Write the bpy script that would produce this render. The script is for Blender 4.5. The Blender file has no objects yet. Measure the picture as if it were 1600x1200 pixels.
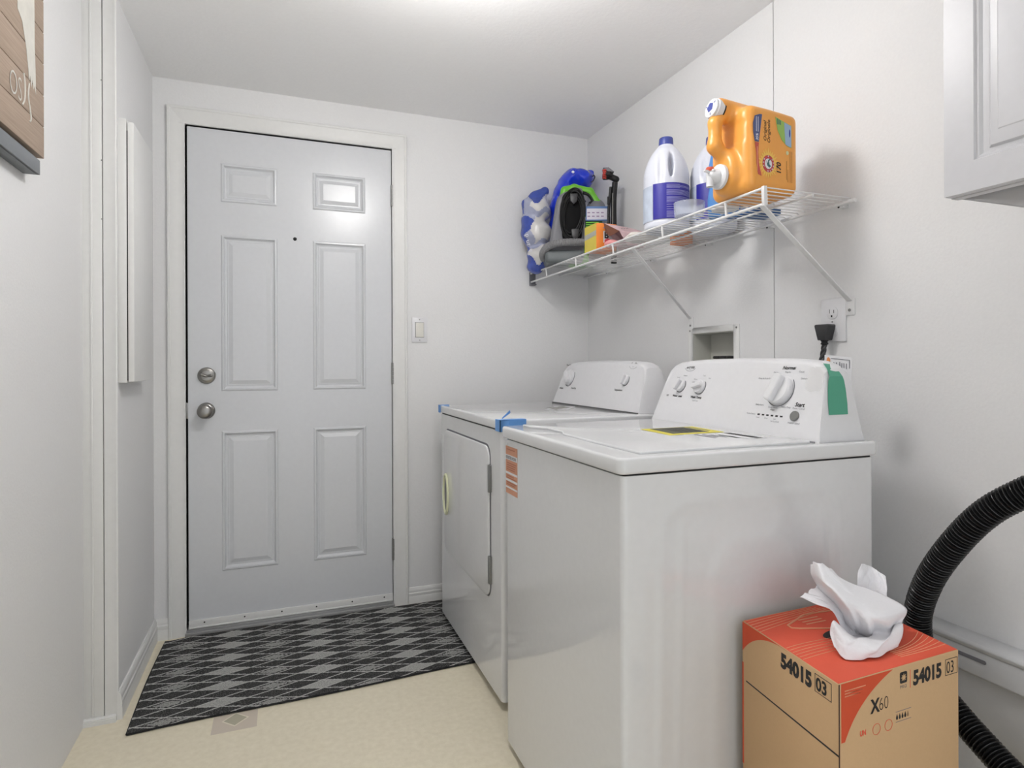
import bpy, bmesh, math, random
import numpy as np
from mathutils import Matrix, Vector
C = bpy.context.scene.collection
SC = bpy.context.scene
random.seed(7)
PI = math.pi
# ------------------------------------------------------------------ camera
TH = math.radians(20.8015)
cd = bpy.data.cameras.new('camera'); cam = bpy.data.objects.new('camera', cd); C.objects.link(cam)
cd.sensor_width = 36; cd.lens = 945 / 1600 * 36; cd.clip_start = .02
cd.shift_x = 0; cd.shift_y = -30.4 / 1600
cam.matrix_world = Matrix.Translation((0, 0, 1.09)) @ Matrix.Rotation(-TH, 4, 'Z') @ Matrix.Rotation(PI / 2, 4, 'X') @ Matrix.Rotation(-.004, 4, 'Z')
SC.camera = cam
# ------------------------------------------------------------------ light and view
wd = bpy.data.worlds.new('world'); SC.world = wd; wd.use_nodes = True
wd.node_tree.nodes['Background'].inputs[0].default_value = (.93, .96, 1, 1)
wd.node_tree.nodes['Background'].inputs[1].default_value = .80
LAMP = 24.0           # strength of the ceiling lamp's glass; the added fill lamp takes a fraction
SC.view_settings.view_transform = 'Standard'; SC.view_settings.look = 'None'
SC.view_settings.gamma = 1; SC.view_settings.use_curve_mapping = False
SC.view_settings.exposure = 0.77

# ------------------------------------------------------------------ materials
def lin(c):
    c = c / 255
    return c / 12.92 if c <= .04045 else ((c + .055) / 1.055) ** 2.4
def rgb(*c): return tuple(lin(v) for v in c) + (1,)
MATS = {}
def mat(name, col, rough=.5, metal=0, bump=0, scale=60, spec=.5, var=.03, trans=0, alpha=1, emit=0, coat=0, sss=0):
    if name in MATS: return MATS[name]
    m = bpy.data.materials.new(name); m.use_nodes = True
    nt = m.node_tree; b = nt.nodes['Principled BSDF']; MATS[name] = m
    c = rgb(*col)
    b.inputs['Roughness'].default_value = rough; b.inputs['Metallic'].default_value = metal
    b.inputs['Specular IOR Level'].default_value = spec
    b.inputs['Transmission Weight'].default_value = trans
    b.inputs['Alpha'].default_value = alpha
    b.inputs['Coat Weight'].default_value = coat
    if sss: b.inputs['Subsurface Weight'].default_value = sss; b.inputs['Subsurface Radius'].default_value = (.02, .02, .02)
    if emit: b.inputs['Emission Color'].default_value = c; b.inputs['Emission Strength'].default_value = emit
    tc = nt.nodes.new('ShaderNodeTexCoord'); n = nt.nodes.new('ShaderNodeTexNoise')
    n.inputs['Scale'].default_value = scale; n.inputs['Detail'].default_value = 4
    nt.links.new(tc.outputs['Object'], n.inputs['Vector'])
    mx = nt.nodes.new('ShaderNodeMix'); mx.data_type = 'RGBA'
    mx.inputs[6].default_value = tuple(v * (1 - var) for v in c[:3]) + (1,)
    mx.inputs[7].default_value = tuple(min(1, v * (1 + var)) for v in c[:3]) + (1,)
    nt.links.new(n.outputs['Fac'], mx.inputs[0]); nt.links.new(mx.outputs[2], b.inputs['Base Color'])
    if bump:
        bp = nt.nodes.new('ShaderNodeBump'); bp.inputs['Strength'].default_value = 1; bp.inputs['Distance'].default_value = bump
        nt.links.new(n.outputs['Fac'], bp.inputs['Height']); nt.links.new(bp.outputs['Normal'], b.inputs['Normal'])
    return m
wallM = mat('wall_paint', (229, 229, 229), .55, bump=.0004, scale=150, spec=.3)
ceilM = mat('ceiling_paint', (250, 250, 250), .8, bump=.0006, scale=90, spec=.2)
trimM = mat('trim_paint', (226, 226, 224), .4, spec=.4)
doorM = mat('door_paint', (212, 214, 217), .25, spec=.5)
enamel = mat('white_enamel', (222, 223, 224), .07, spec=.5, coat=.3)
plasticW = mat('white_plastic', (224, 224, 226), .3)
wireM = mat('white_vinyl_wire', (226, 226, 226), .35)
chrome = mat('satin_nickel', (150, 148, 144), .28, metal=1)
steel = mat('hinge_steel', (150, 150, 148), .4, metal=.9)
blackM = mat('black_void', (12, 12, 12), .6)
inkM = mat('black_ink', (28, 27, 28), .6)
greyink = mat('grey_ink', (110, 110, 116), .6)
darkgap = mat('dark_grey', (40, 40, 40), .8)
blueTape = mat('blue_tape', (96, 150, 214), .5)
greenTape = mat('green_tape', (78, 160, 132), .35)
clearTape = mat('clear_tape', (232, 230, 226), .08, alpha=.20)
kraft = mat('kraft_card', (204, 170, 130), .75, bump=.0002, scale=200, spec=.15)
redM = mat('red_print', (226, 96, 72), .55, spec=.2)
redDk = mat('deep_red_print', (208, 84, 54), .55, spec=.2)
peach = mat('peach_print', (232, 168, 130), .6)
hoseM = mat('black_hose', (26, 26, 27), .34, spec=.5)
tissueM = mat('white_wipe', (236, 235, 238), .85, bump=.0005, scale=260, sss=.15, spec=.1)
orangeM = mat('orange_plastic', (236, 164, 76), .32, sss=.08)
bleachM = mat('bleach_plastic', (216, 219, 229), .3, sss=.1)
navyM = mat('navy_print', (44, 40, 150), .4)
capBlue = mat('blue_cap', (62, 74, 150), .4)
whiteInk = mat('white_ink', (225, 225, 235), .6)
greyPl = mat('grey_plastic', (120, 120, 126), .4)
dkPl = mat('dark_plastic', (36, 36, 38), .45, spec=.25)
greenPl = mat('green_plastic', (110, 190, 50), .35)
bagBlue = mat('blue_bag', (20, 56, 214), .22, bump=.004, scale=22, coat=.4)
packW = mat('wrapped_rolls', (216, 214, 212), .25, bump=.003, scale=26, coat=.4)
packB = mat('blue_wrap_print', (56, 78, 164), .25, bump=.004, scale=34, var=.35, coat=.4)

def math_node(nt, op, a, b=None):
    n = nt.nodes.new('ShaderNodeMath'); n.operation = op
    for i, v in enumerate((a, b)):
        if v is None: continue
        if isinstance(v, (int, float)): n.inputs[i].default_value = v
        else: nt.links.new(v, n.inputs[i])
    return n.outputs[0]
def mixc(nt, f, a, b):
    n = nt.nodes.new('ShaderNodeMix'); n.data_type = 'RGBA'
    nt.links.new(f, n.inputs[0])
    for i, v in ((6, a), (7, b)):
        if isinstance(v, tuple): n.inputs[i].default_value = v
        else: nt.links.new(v, n.inputs[i])
    return n.outputs[2]
def rug_material():
    m = bpy.data.materials.new('rug_pile'); m.use_nodes = True; nt = m.node_tree; b = nt.nodes['Principled BSDF']
    tc = nt.nodes.new('ShaderNodeTexCoord'); sp = nt.nodes.new('ShaderNodeSeparateXYZ')
    wn = nt.nodes.new('ShaderNodeTexNoise'); wn.inputs['Scale'].default_value = 130
    nt.links.new(tc.outputs['Object'], wn.inputs['Vector'])
    nt.links.new(tc.outputs['Object'], sp.inputs[0])
    wob = math_node(nt, 'MULTIPLY', math_node(nt, 'SUBTRACT', wn.outputs['Fac'], .5), .07)
    x = math_node(nt, 'ADD', math_node(nt, 'DIVIDE', math_node(nt, 'ADD', sp.outputs[0], .287), .157), wob)
    y = math_node(nt, 'ADD', math_node(nt, 'DIVIDE', math_node(nt, 'SUBTRACT', sp.outputs[1], 2.64), .0535), math_node(nt, 'MULTIPLY', wob, 2.0))
    a = math_node(nt, 'ADD', x, y); c = math_node(nt, 'SUBTRACT', x, y)
    ra = math_node(nt, 'ROUND', a); rc = math_node(nt, 'ROUND', c)
    ea = math_node(nt, 'ABSOLUTE', math_node(nt, 'SUBTRACT', a, ra)); ec = math_node(nt, 'ABSOLUTE', math_node(nt, 'SUBTRACT', c, rc))
    edge = math_node(nt, 'GREATER_THAN', math_node(nt, 'MAXIMUM', ea, ec), .447)
    ev = lambda v: math_node(nt, 'LESS_THAN', math_node(nt, 'FLOORED_MODULO', math_node(nt, 'ADD', v, .5), 2), 1)
    light = math_node(nt, 'MULTIPLY', ev(ra), ev(rc))
    col4 = math_node(nt, 'LESS_THAN', math_node(nt, 'FLOORED_MODULO', math_node(nt, 'ADD', math_node(nt, 'ADD', ra, rc), .5), 4), 1)
    mid = math_node(nt, 'MULTIPLY', light, math_node(nt, 'SUBTRACT', 1, col4)); light = math_node(nt, 'MULTIPLY', light, col4)
    core = math_node(nt, 'LESS_THAN', math_node(nt, 'ADD', math_node(nt, 'MAXIMUM', ea, ec), math_node(nt, 'MULTIPLY', wob, 9)), .34)
    mid = math_node(nt, 'MULTIPLY', mid, core)
    n2 = nt.nodes.new('ShaderNodeTexNoise'); n2.inputs['Scale'].default_value = 420; n2.inputs['Detail'].default_value = 2
    nt.links.new(tc.outputs['Object'], n2.inputs['Vector'])
    sel = math_node(nt, 'MAXIMUM', math_node(nt, 'MULTIPLY', light, .68), math_node(nt, 'MULTIPLY', mid, .55))
    sel = math_node(nt, 'MAXIMUM', sel, math_node(nt, 'MULTIPLY', edge, .80))
    grain = math_node(nt, 'MULTIPLY', math_node(nt, 'SUBTRACT', n2.outputs['Fac'], .5), 1.5)
    fac = nt.nodes.new('ShaderNodeClamp'); nt.links.new(math_node(nt, 'ADD', sel, grain), fac.inputs[0])
    nt.links.new(mixc(nt, fac.outputs[0], rgb(56, 56, 56), rgb(206, 206, 202)), b.inputs['Base Color'])
    b.inputs['Roughness'].default_value = .95; b.inputs['Specular IOR Level'].default_value = .1
    bp = nt.nodes.new('ShaderNodeBump'); bp.inputs['Distance'].default_value = .004
    nt.links.new(n2.outputs['Fac'], bp.inputs['Height']); nt.links.new(bp.outputs['Normal'], b.inputs['Normal'])
    return m
def floor_material():
    m = bpy.data.materials.new('sheet_vinyl'); m.use_nodes = True; nt = m.node_tree; b = nt.nodes['Principled BSDF']
    tc = nt.nodes.new('ShaderNodeTexCoord'); sp = nt.nodes.new('ShaderNodeSeparateXYZ')
    nt.links.new(tc.outputs['Object'], sp.inputs[0])
    P = 1.22
    def cell(o, c):
        v = math_node(nt, 'ADD', math_node(nt, 'DIVIDE', math_node(nt, 'SUBTRACT', o, c), P), .5)
        return math_node(nt, 'ABSOLUTE', math_node(nt, 'MULTIPLY', math_node(nt, 'SUBTRACT', math_node(nt, 'FRACT', v), .5), P))
    ax = cell(sp.outputs[0], -.139); ay = cell(sp.outputs[1], 2.047)
    dsum = math_node(nt, 'ADD', ax, ay)
    sq = math_node(nt, 'LESS_THAN', math_node(nt, 'MAXIMUM', ax, ay), .063)
    dia = math_node(nt, 'LESS_THAN', dsum, .034)
    ring = math_node(nt, 'LESS_THAN', math_node(nt, 'ABSOLUTE', math_node(nt, 'SUBTRACT', dsum, .036)), .003)
    n = nt.nodes.new('ShaderNodeTexNoise'); n.inputs['Scale'].default_value = 55; n.inputs['Detail'].default_value = 8
    nt.links.new(tc.outputs['Object'], n.inputs['Vector'])
    base = mixc(nt, n.outputs['Fac'], rgb(218, 208, 182), rgb(242, 234, 212))
    c = mixc(nt, sq, base, rgb(206, 194, 178)); c = mixc(nt, dia, c, rgb(176, 170, 148)); c = mixc(nt, ring, c, rgb(226, 218, 200))
    nt.links.new(c, b.inputs['Base Color']); b.inputs['Roughness'].default_value = .42
    bp = nt.nodes.new('ShaderNodeBump'); bp.inputs['Distance'].default_value = .0008
    nt.links.new(n.outputs['Fac'], bp.inputs['Height']); nt.links.new(bp.outputs['Normal'], b.inputs['Normal'])
    return m
def wood_material():
    m = bpy.data.materials.new('whitewashed_wood'); m.use_nodes = True; nt = m.node_tree; b = nt.nodes['Principled BSDF']
    tc = nt.nodes.new('ShaderNodeTexCoord'); mp = nt.nodes.new('ShaderNodeMapping'); mp.inputs['Scale'].default_value = (1, 3, 90)
    nt.links.new(tc.outputs['Object'], mp.inputs[0])
    n = nt.nodes.new('ShaderNodeTexNoise'); n.inputs['Scale'].default_value = 3; n.inputs['Detail'].default_value = 6
    nt.links.new(mp.outputs[0], n.inputs['Vector'])
    nt.links.new(mixc(nt, n.outputs['Fac'], rgb(140, 122, 106), rgb(184, 165, 148)), b.inputs['Base Color'])
    b.inputs['Roughness'].default_value = .7
    return m

# ------------------------------------------------------------------ object helpers
ROOT = {}
def rootmat(o):
    while o is not None and o.name not in ROOT: o = o.parent
    return ROOT[o.name] if o is not None else Matrix()
def thing(name, label, cat, loc=(0, 0, 0), rotz=0, group=None):
    o = bpy.data.objects.new(name, None); C.objects.link(o); o.empty_display_size = .05
    o.location = loc; o.rotation_euler = (0, 0, rotz); o['label'] = label; o['category'] = cat
    if group: o['group'] = group
    ROOT[o.name] = Matrix.Translation(loc) @ Matrix.Rotation(rotz, 4, 'Z')
    return o
def tag(o, label, cat, group=None):
    o['label'] = label; o['category'] = cat
    if group: o['group'] = group
    return o
def obj(name, g, m, parent=None, local=False, sharp=35, label=None, bevel=0, seg=2, subsurf=0):
    """g = (verts, faces) or bmesh; world coordinates unless local"""
    me = bpy.data.meshes.new(name)
    if isinstance(g, bmesh.types.BMesh): bm = g
    else:
        bm = bmesh.new(); vs = [bm.verts.new(tuple(float(k) for k in v)) for v in g[0]]
        for f in g[1]:
            try: bm.faces.new([vs[i] for i in f])
            except ValueError: pass
    bmesh.ops.remove_doubles(bm, verts=bm.verts, dist=1e-6)
    if bevel:
        ed = [e for e in bm.edges if len(e.link_faces) == 2 and e.calc_face_angle(0) > .6]
        bmesh.ops.bevel(bm, geom=ed, offset=bevel, segments=seg, profile=.5, affect='EDGES', clamp_overlap=True)
    bmesh.ops.recalc_face_normals(bm, faces=bm.faces)
    for f in bm.faces: f.smooth = sharp > 0
    if sharp:
        lim = math.radians(sharp)
        for e in bm.edges:
            if len(e.link_faces) == 2 and e.calc_face_angle(0) > lim: e.smooth = False
    if parent is not None and not local: bm.transform(rootmat(parent).inverted())
    bm.to_mesh(me); bm.free()
    for mm in (m if isinstance(m, (list, tuple)) else [m]): me.materials.append(mm)
    o = bpy.data.objects.new(name, me); C.objects.link(o); o.parent = parent
    if label: o['label'] = label
    if subsurf:
        s = o.modifiers.new('s', 'SUBSURF'); s.levels = s.render_levels = subsurf
    return o
def struct(name, g, m, parent=None, **k):
    o = obj(name, g, m, parent, **k)
    o['kind'] = 'structure'
    return o
def merge(*gs):
    V, F = [], []
    for v, f in gs:
        n = len(V); V += [tuple(p) for p in v]; F += [tuple(i + n for i in q) for q in f]
    return V, F
def box(x0, y0, z0, x1, y1, z1):
    V = [(x, y, z) for z in (z0, z1) for y in (y0, y1) for x in (x0, x1)]
    return V, [(0, 2, 3, 1), (4, 5, 7, 6), (0, 1, 5, 4), (2, 6, 7, 3), (0, 4, 6, 2), (1, 3, 7, 5)]
def prism(poly, o, ux, uy, un, t):
    """closed 2D polygon on the plane o,ux,uy extruded by t along un"""
    o, ux, uy, un = map(Vector, (o, ux, uy, un)); n = len(poly)
    V = [o + ux * a + uy * b for a, b in poly] + [o + ux * a + uy * b + un * t for a, b in poly]
    return [tuple(v) for v in V], [tuple(range(n))[::-1], tuple(range(n, 2 * n))] + [(i, (i + 1) % n, n + (i + 1) % n, n + i) for i in range(n)]
def rrect(x0, y0, x1, y1, r, n=5):
    P = []
    for cx, cy, a0 in ((x1 - r, y1 - r, 0), (x0 + r, y1 - r, 90), (x0 + r, y0 + r, 180), (x1 - r, y0 + r, 270)):
        for i in range(n + 1):
            a = math.radians(a0 + 90 * i / n); P.append((cx + r * math.cos(a), cy + r * math.sin(a)))
    return P
def ell(cx, cy, a, b, n=24, a0=0, a1=360):
    full = abs(a1 - a0 - 360) < 1e-6; m = n if full else n + 1
    return [(cx + a * math.cos(math.radians(a0 + (a1 - a0) * i / n)), cy + b * math.sin(math.radians(a0 + (a1 - a0) * i / n))) for i in range(m)]
def frame_of(d, ref=None):
    d = Vector(d).normalized(); ref = Vector(ref) if ref else (Vector((0, 0, 1)) if abs(d.z) < .9 else Vector((1, 0, 0)))
    a = d.cross(ref).normalized(); return a, a.cross(d).normalized(), d
def lathe(prof, o=(0, 0, 0), axis=(0, 0, 1), n=32, cap=True):
    """prof = [(radius, height along axis)]"""
    a, b, d = frame_of(axis); o = Vector(o); V, F = [], []
    for r, h in prof:
        for i in range(n):
            t = 2 * PI * i / n; V.append(tuple(o + d * h + a * (r * math.cos(t)) + b * (r * math.sin(t))))
    for j in range(len(prof) - 1):
        for i in range(n):
            k = (i + 1) % n; F.append((j * n + i, j * n + k, (j + 1) * n + k, (j + 1) * n + i))
    if cap: F.append(tuple(range(n))); F.append(tuple(range((len(prof) - 1) * n, len(prof) * n)))
    return V, F
def spline(pts, n=8):
    P = [Vector(p) for p in pts]; out = []
    for i in range(len(P) - 1):
        p0 = P[i - 1] if i else P[0] * 2 - P[1]; p3 = P[i + 2] if i + 2 < len(P) else P[-1] * 2 - P[-2]
        for k in range(n):
            t = k / n; out.append(.5 * ((2 * P[i]) + (P[i + 1] - p0) * t + (2 * p0 - 5 * P[i] + 4 * P[i + 1] - p3) * t * t + (3 * P[i] - p0 - 3 * P[i + 1] + p3) * t ** 3))
    return out + [P[-1]]
def tube(pts, r, n=10, radii=None, cap=True):
    P = [Vector(p) for p in pts]; V, F = [], []; a = None
    for i, p in enumerate(P):
        d = (P[min(i + 1, len(P) - 1)] - P[max(i - 1, 0)]).normalized()
        if a is None: a = frame_of(d)[0]
        a = (a - d * a.dot(d)).normalized(); b = d.cross(a); rr = radii[i] if radii else r
        for k in range(n):
            t = 2 * PI * k / n; V.append(tuple(p + a * (rr * math.cos(t)) + b * (rr * math.sin(t))))
    m = len(P)
    for j in range(m - 1):
        for i in range(n):
            k = (i + 1) % n; F.append((j * n + i, j * n + k, (j + 1) * n + k, (j + 1) * n + i))
    if cap: F.append(tuple(range(n))); F.append(tuple(range((m - 1) * n, m * n)))
    return V, F
def text(name, s, o, ux, uy, size, m, parent=None, align='LEFT', sx=1, bold=0, label=None, shear=0, spacing=1, warp=None, local=False):
    """flat lettering laid on the plane through o spanned by ux, uy"""
    cu = bpy.data.curves.new('t', 'FONT'); cu.body = s; cu.size = 1; cu.align_x = align; cu.offset = bold; cu.shear = shear
    cu.space_character = spacing; cu.resolution_u = 3
    to = bpy.data.objects.new('t', cu); C.objects.link(to)
    dg = bpy.context.evaluated_depsgraph_get(); tm = bpy.data.meshes.new_from_object(to.evaluated_get(dg))
    V = [v.co.copy() for v in tm.vertices]; F = [tuple(p.vertices) for p in tm.polygons]
    bpy.data.objects.remove(to); bpy.data.curves.remove(cu); bpy.data.meshes.remove(tm)
    o, ux, uy = Vector(o), Vector(ux).normalized(), Vector(uy).normalized(); nn = ux.cross(uy)
    if warp: W = [warp(v.x * size * sx, v.y * size) for v in V]
    else: W = [tuple(o + ux * (v.x * size * sx) + uy * (v.y * size) + nn * .0004) for v in V]
    return obj(name, (W, F), m, parent, sharp=0, label=label, local=local)
def decal(name, poly, o, ux, uy, m, parent, lift=.0003, label=None, t=.0003, local=False):
    ux, uy = Vector(ux).normalized(), Vector(uy).normalized(); nn = ux.cross(uy)
    return obj(name, prism(poly, Vector(o) + nn * (lift - t), ux, uy, nn, t), m, parent, sharp=0, label=label, local=local)
def rect(x0, y0, x1, y1): return [(x0, y0), (x1, y0), (x1, y1), (x0, y1)]
# signed distance modelling: surface nets over a numpy grid
def nets(f, lo, hi, res):
    ax = [np.arange(lo[i], hi[i] + res, res) for i in range(3)]
    X, Y, Z = np.meshgrid(*ax, indexing='ij'); D = f(X, Y, Z); s = D < 0
    nx, ny, nz = D.shape; cnt = np.zeros((nx - 1, ny - 1, nz - 1)); acc = np.zeros((nx - 1, ny - 1, nz - 1, 3))
    cor = [(i, j, k) for i in (0, 1) for j in (0, 1) for k in (0, 1)]
    sl = lambda A, c: A[c[0]:nx - 1 + c[0], c[1]:ny - 1 + c[1], c[2]:nz - 1 + c[2]]
    for a in cor:
        for ax_ in range(3):
            if a[ax_]: continue
            b = list(a); b[ax_] = 1
            da, db = sl(D, a), sl(D, b); cr = (da < 0) != (db < 0)
            t = np.where(cr, da / np.where(cr, da - db, 1), 0)
            for q in range(3): acc[..., q] += np.where(cr, a[q] + (t if q == ax_ else 0), 0)
            cnt += cr
    act = cnt > 0; idx = -np.ones(cnt.shape, int); idx[act] = np.arange(act.sum())
    I = np.argwhere(act); V = (I + acc[act] / cnt[act][:, None]) * res + np.array([a[0] for a in ax])
    F = []
    for a in range(3):
        b, c = (a + 1) % 3, (a + 2) % 3
        s0 = [slice(1, -1)] * 3; s1 = [slice(1, -1)] * 3; s0[a] = slice(0, -1); s1[a] = slice(1, None)
        A, B = s[tuple(s0)], s[tuple(s1)]
        E = np.argwhere(A != B); fl = A[A != B]
        E = E + np.array([0 if k == a else 1 for k in range(3)])
        def at(db, dc):
            Q = E.copy(); Q[:, b] -= db; Q[:, c] -= dc; return idx[Q[:, 0], Q[:, 1], Q[:, 2]]
        q = np.stack([at(1, 1), at(0, 1), at(0, 0), at(1, 0)], 1); q[~fl] = q[~fl][:, ::-1]; F.append(q)
    F = np.concatenate(F); F = F[(F >= 0).all(1)]
    return V, F
def smin(a, b, k): h = np.clip(.5 + .5 * (b - a) / k, 0, 1); return b * (1 - h) + a * h - k * h * (1 - h)
def smax(a, b, k): return -smin(-a, -b, k)
def s_box(X, Y, Z, c, h, r):
    q = [np.abs(A - c[i]) - h[i] + r for i, A in enumerate((X, Y, Z))]
    return np.sqrt(sum(np.maximum(v, 0) ** 2 for v in q)) + np.minimum(np.maximum(np.maximum(q[0], q[1]), q[2]), 0) - r
def s_cap(X, Y, Z, a, b, ra, rb=None):
    a, b = np.array(a, float), np.array(b, float); ba = b - a; rb = ra if rb is None else rb
    px, py, pz = X - a[0], Y - a[1], Z - a[2]; h = np.clip((px * ba[0] + py * ba[1] + pz * ba[2]) / (ba @ ba), 0, 1)
    return np.sqrt((px - ba[0] * h) ** 2 + (py - ba[1] * h) ** 2 + (pz - ba[2] * h) ** 2) - (ra + (rb - ra) * h)
def s_ell(X, Y, Z, c, r):
    k = np.sqrt(((X - c[0]) / r[0]) ** 2 + ((Y - c[1]) / r[1]) ** 2 + ((Z - c[2]) / r[2]) ** 2); return (k - 1) * min(r)
def patch(V, F, pred, off):
    """the faces of a surface-net mesh that satisfy pred, lifted outwards: a print or wrap lying on it"""
    V = np.asarray(V); F = np.asarray(F); c = V[F].mean(1)
    n = np.cross(V[F[:, 1]] - V[F[:, 0]], V[F[:, 2]] - V[F[:, 0]]); vn = np.zeros_like(V)
    for i in range(4): np.add.at(vn, F[:, i], n)
    vn /= np.linalg.norm(vn, axis=1)[:, None] + 1e-12
    k = pred(c[:, 0], c[:, 1], c[:, 2], n / (np.linalg.norm(n, axis=1)[:, None] + 1e-12)); F2 = F[k]; u, inv = np.unique(F2, return_inverse=True)
    return V[u] + vn[u] * off, inv.reshape(F2.shape)

# ================================================================== SETTING
YB, XR, XL, XJ, YJ, ZC = 2.75, 1.462, -.478, -.565, 2.184, 2.24
struct('floor', box(-.7, -1.5, -.06, 1.6, 2.95, 0), floor_material(), sharp=0)
struct('ceiling', box(-.7, -1.5, ZC, 1.6, 2.95, ZC + .06), ceilM, sharp=0)
DX0, DX1, DZ1 = -.368, .470, 2.068                         # door opening
struct('wall_back', merge(box(-.60, YB, 0, DX0, YB + .12, ZC), box(DX1, YB, 0, XR + .1, YB + .12, ZC), box(DX0, YB, DZ1, DX1, YB + .12, ZC),
       box(DX0 - .1, YB + .11, 0, DX1 + .1, YB + .14, DZ1 + .1)), wallM, sharp=0)
# right wall: two wallboards meeting in an open groove, with the hole for the laundry outlet box
GY = 1.500
bY0, bY1, bZ0, bZ1 = 1.683, 1.908, 1.02, 1.205
struct('wall_right', merge(box(XR, -1.5, 0, XR + .1, GY - .0016, ZC), box(XR, GY + .0016, 0, XR + .1, bY0, ZC), box(XR, bY1, 0, XR + .1, YB, ZC),
       box(XR, bY0, 0, XR + .1, bY1, bZ0), box(XR, bY0, bZ1, XR + .1, bY1, ZC), box(XR + .006, GY - .01, 0, XR + .09, GY + .01, ZC)), wallM, sharp=0)
struct('wall_left', merge(box(XJ - .1, YJ, 0, XL, YB, ZC), box(XJ - .1, -1.5, 0, XJ, YJ, ZC)), wallM, sharp=0)
struct('wall_front', box(XJ - .1, -1.6, 2.1, XR + .1, -1.5, ZC), wallM, sharp=0)  # unseen end of the room, opened wide below to let in fill light
# boards covering the jog of the left wall
def casing_profile(w):
    return [(0, 0), (0, .013), (.003, .016), (.010, .016), (.013, .0135), (w * .45, .012), (w * .62, .0095), (w * .8, .008), (w - .006, .0085), (w - .002, .0095), (w, .0075), (w, 0)]
t3 = struct('trim_1', merge(box(XJ - .002, YJ - .010, 0, -.5135, YJ, ZC), box(XJ + .02, YJ - .0125, 0, XJ + .026, YJ, ZC)), trimM, bevel=.0015)
struct('trim_2', merge(box(-.5105, YJ - .010, 0, -.4795, YJ, ZC), (lathe([(.0045, 0), (.0045, ZC)], (-.4795, YJ - .0055, 0), n=12))), trimM, sharp=50)
for zz in (1.965, 1.72, 1.54): obj('nail_hole', lathe([(.0016, 0), (.0016, .0006)], (-.5145, YJ - .0104, zz), (0, -1, 0), 8), inkM, t3)
# door casing (left leg, head, right leg)
YF = YB
def casing(name, x_out, x_in, z0, z1, vertical=True):
    w = abs(x_in - x_out); s = 1 if x_in > x_out else -1
    p = casing_profile(w)
    if vertical: g = prism([(a * s, b) for a, b in p], (x_out, YF, z0), (1, 0, 0), (0, -1, 0), (0, 0, 1), z1 - z0)
    else: g = prism(p, (z0, YF, x_out), (0, 0, -1), (0, -1, 0), (1, 0, 0), z1 - z0)
    return struct(name, g, trimM, sharp=25)
casing('trim_3', -.428, -.364, 0, 2.125)
casing('trim_4', 2.1345, 2.0655, -.428, .533, vertical=False)
casing('trim_5', .533, .466, 0, 2.125)
# baseboards
def base_profile(h): return [(0, 0), (.013, 0), (.013, h * .45), (.0115, h * .5), (.0125, h * .56), (.0125, h * .66), (.010, h * .72), (.0105, h * .8), (.009, h * .9), (.004, h), (0, h)]
struct('baseboard_back', prism(base_profile(.073), (.533, YB, 0), (0, -1, 0), (0, 0, 1), (1, 0, 0), XR - .533), trimM, sharp=25)
struct('baseboard_left', prism(base_profile(.085), (XL, YJ - .01, 0), (1, 0, 0), (0, 0, 1), (0, 1, 0), YB - YJ + .01), trimM, sharp=25)
struct('baseboard_corner', prism(base_profile(.085), (XL, YB, 0), (0, -1, 0), (0, 0, 1), (1, 0, 0), .05), trimM, sharp=25)
struct('baseboard_jog', prism(base_profile(.02), (XJ, YJ - .010, 0), (0, -1, 0), (0, 0, 1), (1, 0, 0), .085), trimM, sharp=25)
struct('baseboard_right', prism(base_profile(.085), (XR, -1.5, 0), (-1, 0, 0), (0, 0, 1), (0, 1, 0), YB + 1.5), trimM, sharp=25)
# door frame: jambs, sill
struct('trim_6', merge(box(DX0 - .02, YB + .001, 0, DX0, YB + .11, DZ1), box(DX1, YB + .001, 0, DX1 + .02, YB + .11, DZ1), box(DX0 - .02, YB + .001, DZ1, DX1 + .02, YB + .11, DZ1 + .02)), trimM, sharp=0)
struct('trim_7', merge(box(DX0, YB + .052, 0, DX0 + .03, YB + .10, DZ1), box(DX1 - .03, YB + .052, 0, DX1, YB + .10, DZ1), box(DX0, YB + .052, DZ1 - .03, DX1, YB + .10, DZ1)), blackM, sharp=0)
struct('trim_8', merge(box(DX0, YB - .018, 0, DX1, YB + .1, .014), box(DX0, YB - .008, .014, DX1, YB + .1, .024)), mat('sill_alloy', (168, 168, 168), .35, metal=.3), bevel=.001)

# ------------------------------------------------------------------ six-panel steel door
SX0, SX1, SZ0, SZ1, SY = -.357, .464, .030, 2.061, YB + .005
door = struct('door_1', ([], []), doorM)
PAN = [(-.231, -.015, 1.766, 1.921), (.125, .349, 1.765, 1.928), (-.235, -.018, .984, 1.625), (.127, .349, .986, 1.634), (-.236, -.018, .242, .818), (.124, .349, .247, .824)]
def door_front():
    V, F = [], []
    xs = [SX0, -.234, -.017, .126, .349, SX1]; zs = [SZ0, .2445, .821, .985, 1.63, 1.7655, 1.925, SZ1]
    def q(x0, z0, x1, z1, y=SY):
        n = len(V); V.extend([(x0, y, z0), (x1, y, z0), (x1, y, z1), (x0, y, z1)]); F.append((n, n + 1, n + 2, n + 3))
    for i in range(5):
        for j in range(7):
            if i in (1, 3) and j in (1, 3, 5): continue
            q(xs[i], zs[j], xs[i + 1], zs[j + 1])
    V2, F2 = box(SX0, SY, SZ0, SX1, SY + .042, SZ1); F2 = [f for f in F2 if f != (0, 1, 5, 4)]
    return merge((V, F), (V2, F2)), xs, zs
g, xs, zs = door_front()
struct('slab', g, doorM, door, sharp=0)
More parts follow.
